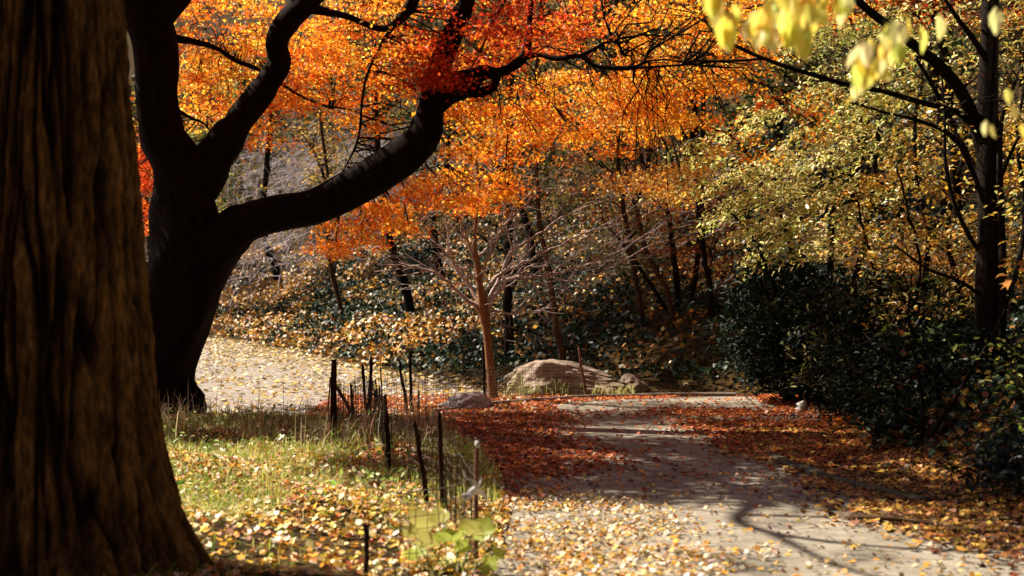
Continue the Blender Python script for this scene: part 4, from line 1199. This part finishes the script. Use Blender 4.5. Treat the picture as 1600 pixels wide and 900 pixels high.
b.add(*ribbon([(722, 772, 0), (732, 776, -.01), (744, 768, 0), (756, 772, .02), (762, 782, .01)], .03))
b.add(*ribbon([(744, 764, 0), (750, 755, .02), (753, 748, .01)], .018))
tag(b.build('plastic_scrap', m), 'twisted white plastic scrap knotted around the rusty stake', 'plastic scrap')

# ------------------------------------------------------------------ verge plants
def blades(name, n, area, dens, hr, cols, label, w=.006, lean=.5, wts=None):
    x = rs.uniform(area[0], area[1], n); y = rs.uniform(area[2], area[3], n)
    k = rs.rand(n) < dens(x, y); x, y = x[k], y[k]; n = len(x)
    z = height(x, y)
    h = rs.uniform(*hr, n) * (.6 + .8 * rs.rand(n))
    a = rs.rand(n) * 2 * np.pi
    le = np.abs(rs.randn(n)) * lean
    dx, dy = np.cos(a) * le, np.sin(a) * le
    px_, py_ = -np.sin(a), np.cos(a)
    V = np.zeros((n, 7, 3))
    for i, (t, ww) in enumerate([(0, 1), (.4, .9), (.75, .6)]):
        bx = x + dx * h * t * t; by = y + dy * h * t * t; bz = z + h * (t - .35 * le * t * t)
        V[:, 2 * i] = np.stack([bx - px_ * w * ww, by - py_ * w * ww, bz], 1)
        V[:, 2 * i + 1] = np.stack([bx + px_ * w * ww, by + py_ * w * ww, bz], 1)
    V[:, 6] = np.stack([x + dx * h, y + dy * h, z + h * (1 - .45 * le)], 1)
    me = bpy.data.meshes.new(name)
    f = []
    for i in range(n):
        o = i * 7
        f += [(o, o + 1, o + 3, o + 2), (o + 2, o + 3, o + 5, o + 4), (o + 4, o + 5, o + 6)]
    me.from_pydata(V.reshape(-1, 3).tolist(), [], f)
    at = me.color_attributes.new('tint', 'FLOAT_COLOR', 'POINT')
    c4 = np.ones((n, 7, 4)); c4[:, :, :3] = pal(n, cols, wts)[:, None, :]
    at.data.foreach_set('color', c4.reshape(-1))
    o = link(name, me, M['grass'])
    return tag(o, label, 'grass', kind='stuff')
GR = [(.22, .34, .04), (.38, .44, .06), (.55, .5, .14), (.65, .56, .26), (.16, .24, .04)]
def d_gr(x, y):
    band = sstep(9.2, 10.6, y) * (1 - sstep(16.6, 17.3, y)) + .15
    return band * (~inside(x, y, PATH)) * (.15 + .85 * (vnoise(x, y, 1.0, 21) > -.1)) * (x < -.1)
blades('grass', 60000, (-5, 0, 7, 17.5), d_gr, (.05, .16), GR, 'tufts of green and straw grass on the leafy verge', .004, 1.3)
def d_dry(x, y):
    return sstep(12, 14, y) * (~inside(x, y, PATH)) * (vnoise(x, y, 1.2, 31) > .05) * .8
blades('dry_grass', 3500, (-4.2, -.6, 12, 17.6), d_dry, (.2, .42), [(.6, .5, .28), (.7, .62, .45), (.4, .3, .12), (.3, .14, .05)], 'long straw coloured grass stalks around the stakes', .004, .7)
blades('grass', 900, (.1, 1.8, 20.75, 21.3), lambda x, y: 1 + 0 * x, (.08, .22), [(.4, .42, .12), (.5, .5, .2)], 'fresh green grass fringe below the boulder', .005, .5)

# leafy weeds: pale flecks amid grass
L = Leaves()
n = 3200
x = rs.uniform(-4.2, -.25, n); y = rs.uniform(9.5, 16.5, n)
k = (vnoise(x, y, 1.3, 41) > -.05) & (~inside(x, y, PATH)); x, y = x[k], y[k]; n = len(x)
L.add(np.stack([x, y, height(x, y) + rs.uniform(.05, .2, n)], 1), rs.randn(n, 3) * .6 + [0, 0, .7], rs.uniform(.03, .07, n), pal(n, [(.3, .4, .08), (.5, .5, .2), (.6, .56, .35), (.18, .3, .06)]))
tag(L.build('weeds', OVAL, M['yellow_leaf']), 'low pale leafed weeds among the verge grass', 'weeds', kind='stuff')

# broad-leaved vine in front of the stakes
def vine():
    D = 7.9
    b0 = W(700, 895, D)
    t = thing('broadleaf_plant', (b0.x, b0.y, 0), 'low plant with big lime green leaves in front of the rusty stake', 'plant')
    tw = MB()
    lv = [(662, 818, .19, 'y'), (670, 848, .16, 'y'), (706, 838, .17, 'g'), (648, 864, .13, 'g'), (733, 828, .15, 'y'), (758, 828, .15, 'g'), (722, 856, .11, 'g'), (765, 884, .12, 'g'), (688, 806, .11, 'y'), (700, 876, .1, 'y'), (778, 866, .08, 'g'), (640, 832, .09, 'y')]
    for px, py, s, c in lv:
        e = W(px, py, D + rs.uniform(-.15, .2))
        root = Vector((b0.x + rs.uniform(-.12, .12), b0.y + rs.uniform(-.05, .1), 0))
        mid = (root + e) / 2 + Vector((rs.randn() * .03, 0, .03))
        tw.tube([tuple(root), tuple(mid), tuple(e)], [.004, .003, .002], 5)
        # heart shaped leaf, folded at the midrib, with a wavy rim
        n = 14; vs_ = [(0, 0, 0)]
        for i in range(n):
            a = -math.pi / 2 + 2 * math.pi * i / n
            r = s * (.5 + .1 * math.sin(a) * -1 + .06 * math.cos(a * 5)) * (1.0 if i else .55)
            vs_.append((math.cos(a) * r, math.sin(a) * r, .14 * abs(math.cos(a)) * s + .03 * s * math.sin(a * 4)))
        rot = Matrix.Rotation(rs.uniform(0, 6.28), 3, 'Z')
        tl = Matrix.Rotation(R(rs.uniform(20, 60)), 3, 'X') @ rot
        tl = Matrix.Rotation(rs.uniform(-.6, .6), 3, 'Z') @ tl
        pts = [tuple(e + tl @ Vector(q)) for q in vs_]
        fs = [(0, i + 1, (i + 1) % n + 1) for i in range(n)]
        me = bpy.data.meshes.new('leaf'); me.from_pydata(pts, [], fs)
        me.polygons.foreach_set('use_smooth', [True] * n)
        at = me.color_attributes.new('tint', 'FLOAT_COLOR', 'POINT')
        colr = (.72, .7, .2, 1) if c == 'y' else (.5, .6, .1, 1)
        at.data.foreach_set('color', list(colr) * (n + 1))
        link('leaf', me, M['near_leaf'], t)
    tw.build('stem', M['grass_stem'], t)
m, nt, pb = mat('green stem'); pb.inputs['Base Color'].default_value = (.15, .2, .05, 1); M['grass_stem'] = m
vine()

# fallen branches / twigs on the bank and path edge
tw = MB()
p = W(1400, 822, 9.4)
tw.tube(crom([(2.3, 9.75, .03), (2.6, 9.55, .05), (2.9, 9.3, .03), (3.1, 9.1, .04)], 5), np.linspace(.02, .008, 16), 6, rough=.2)
tag(tw.build('fallen_branch', M['bark_brown']), 'thin fallen branch lying among leaves on the near path', 'branch')
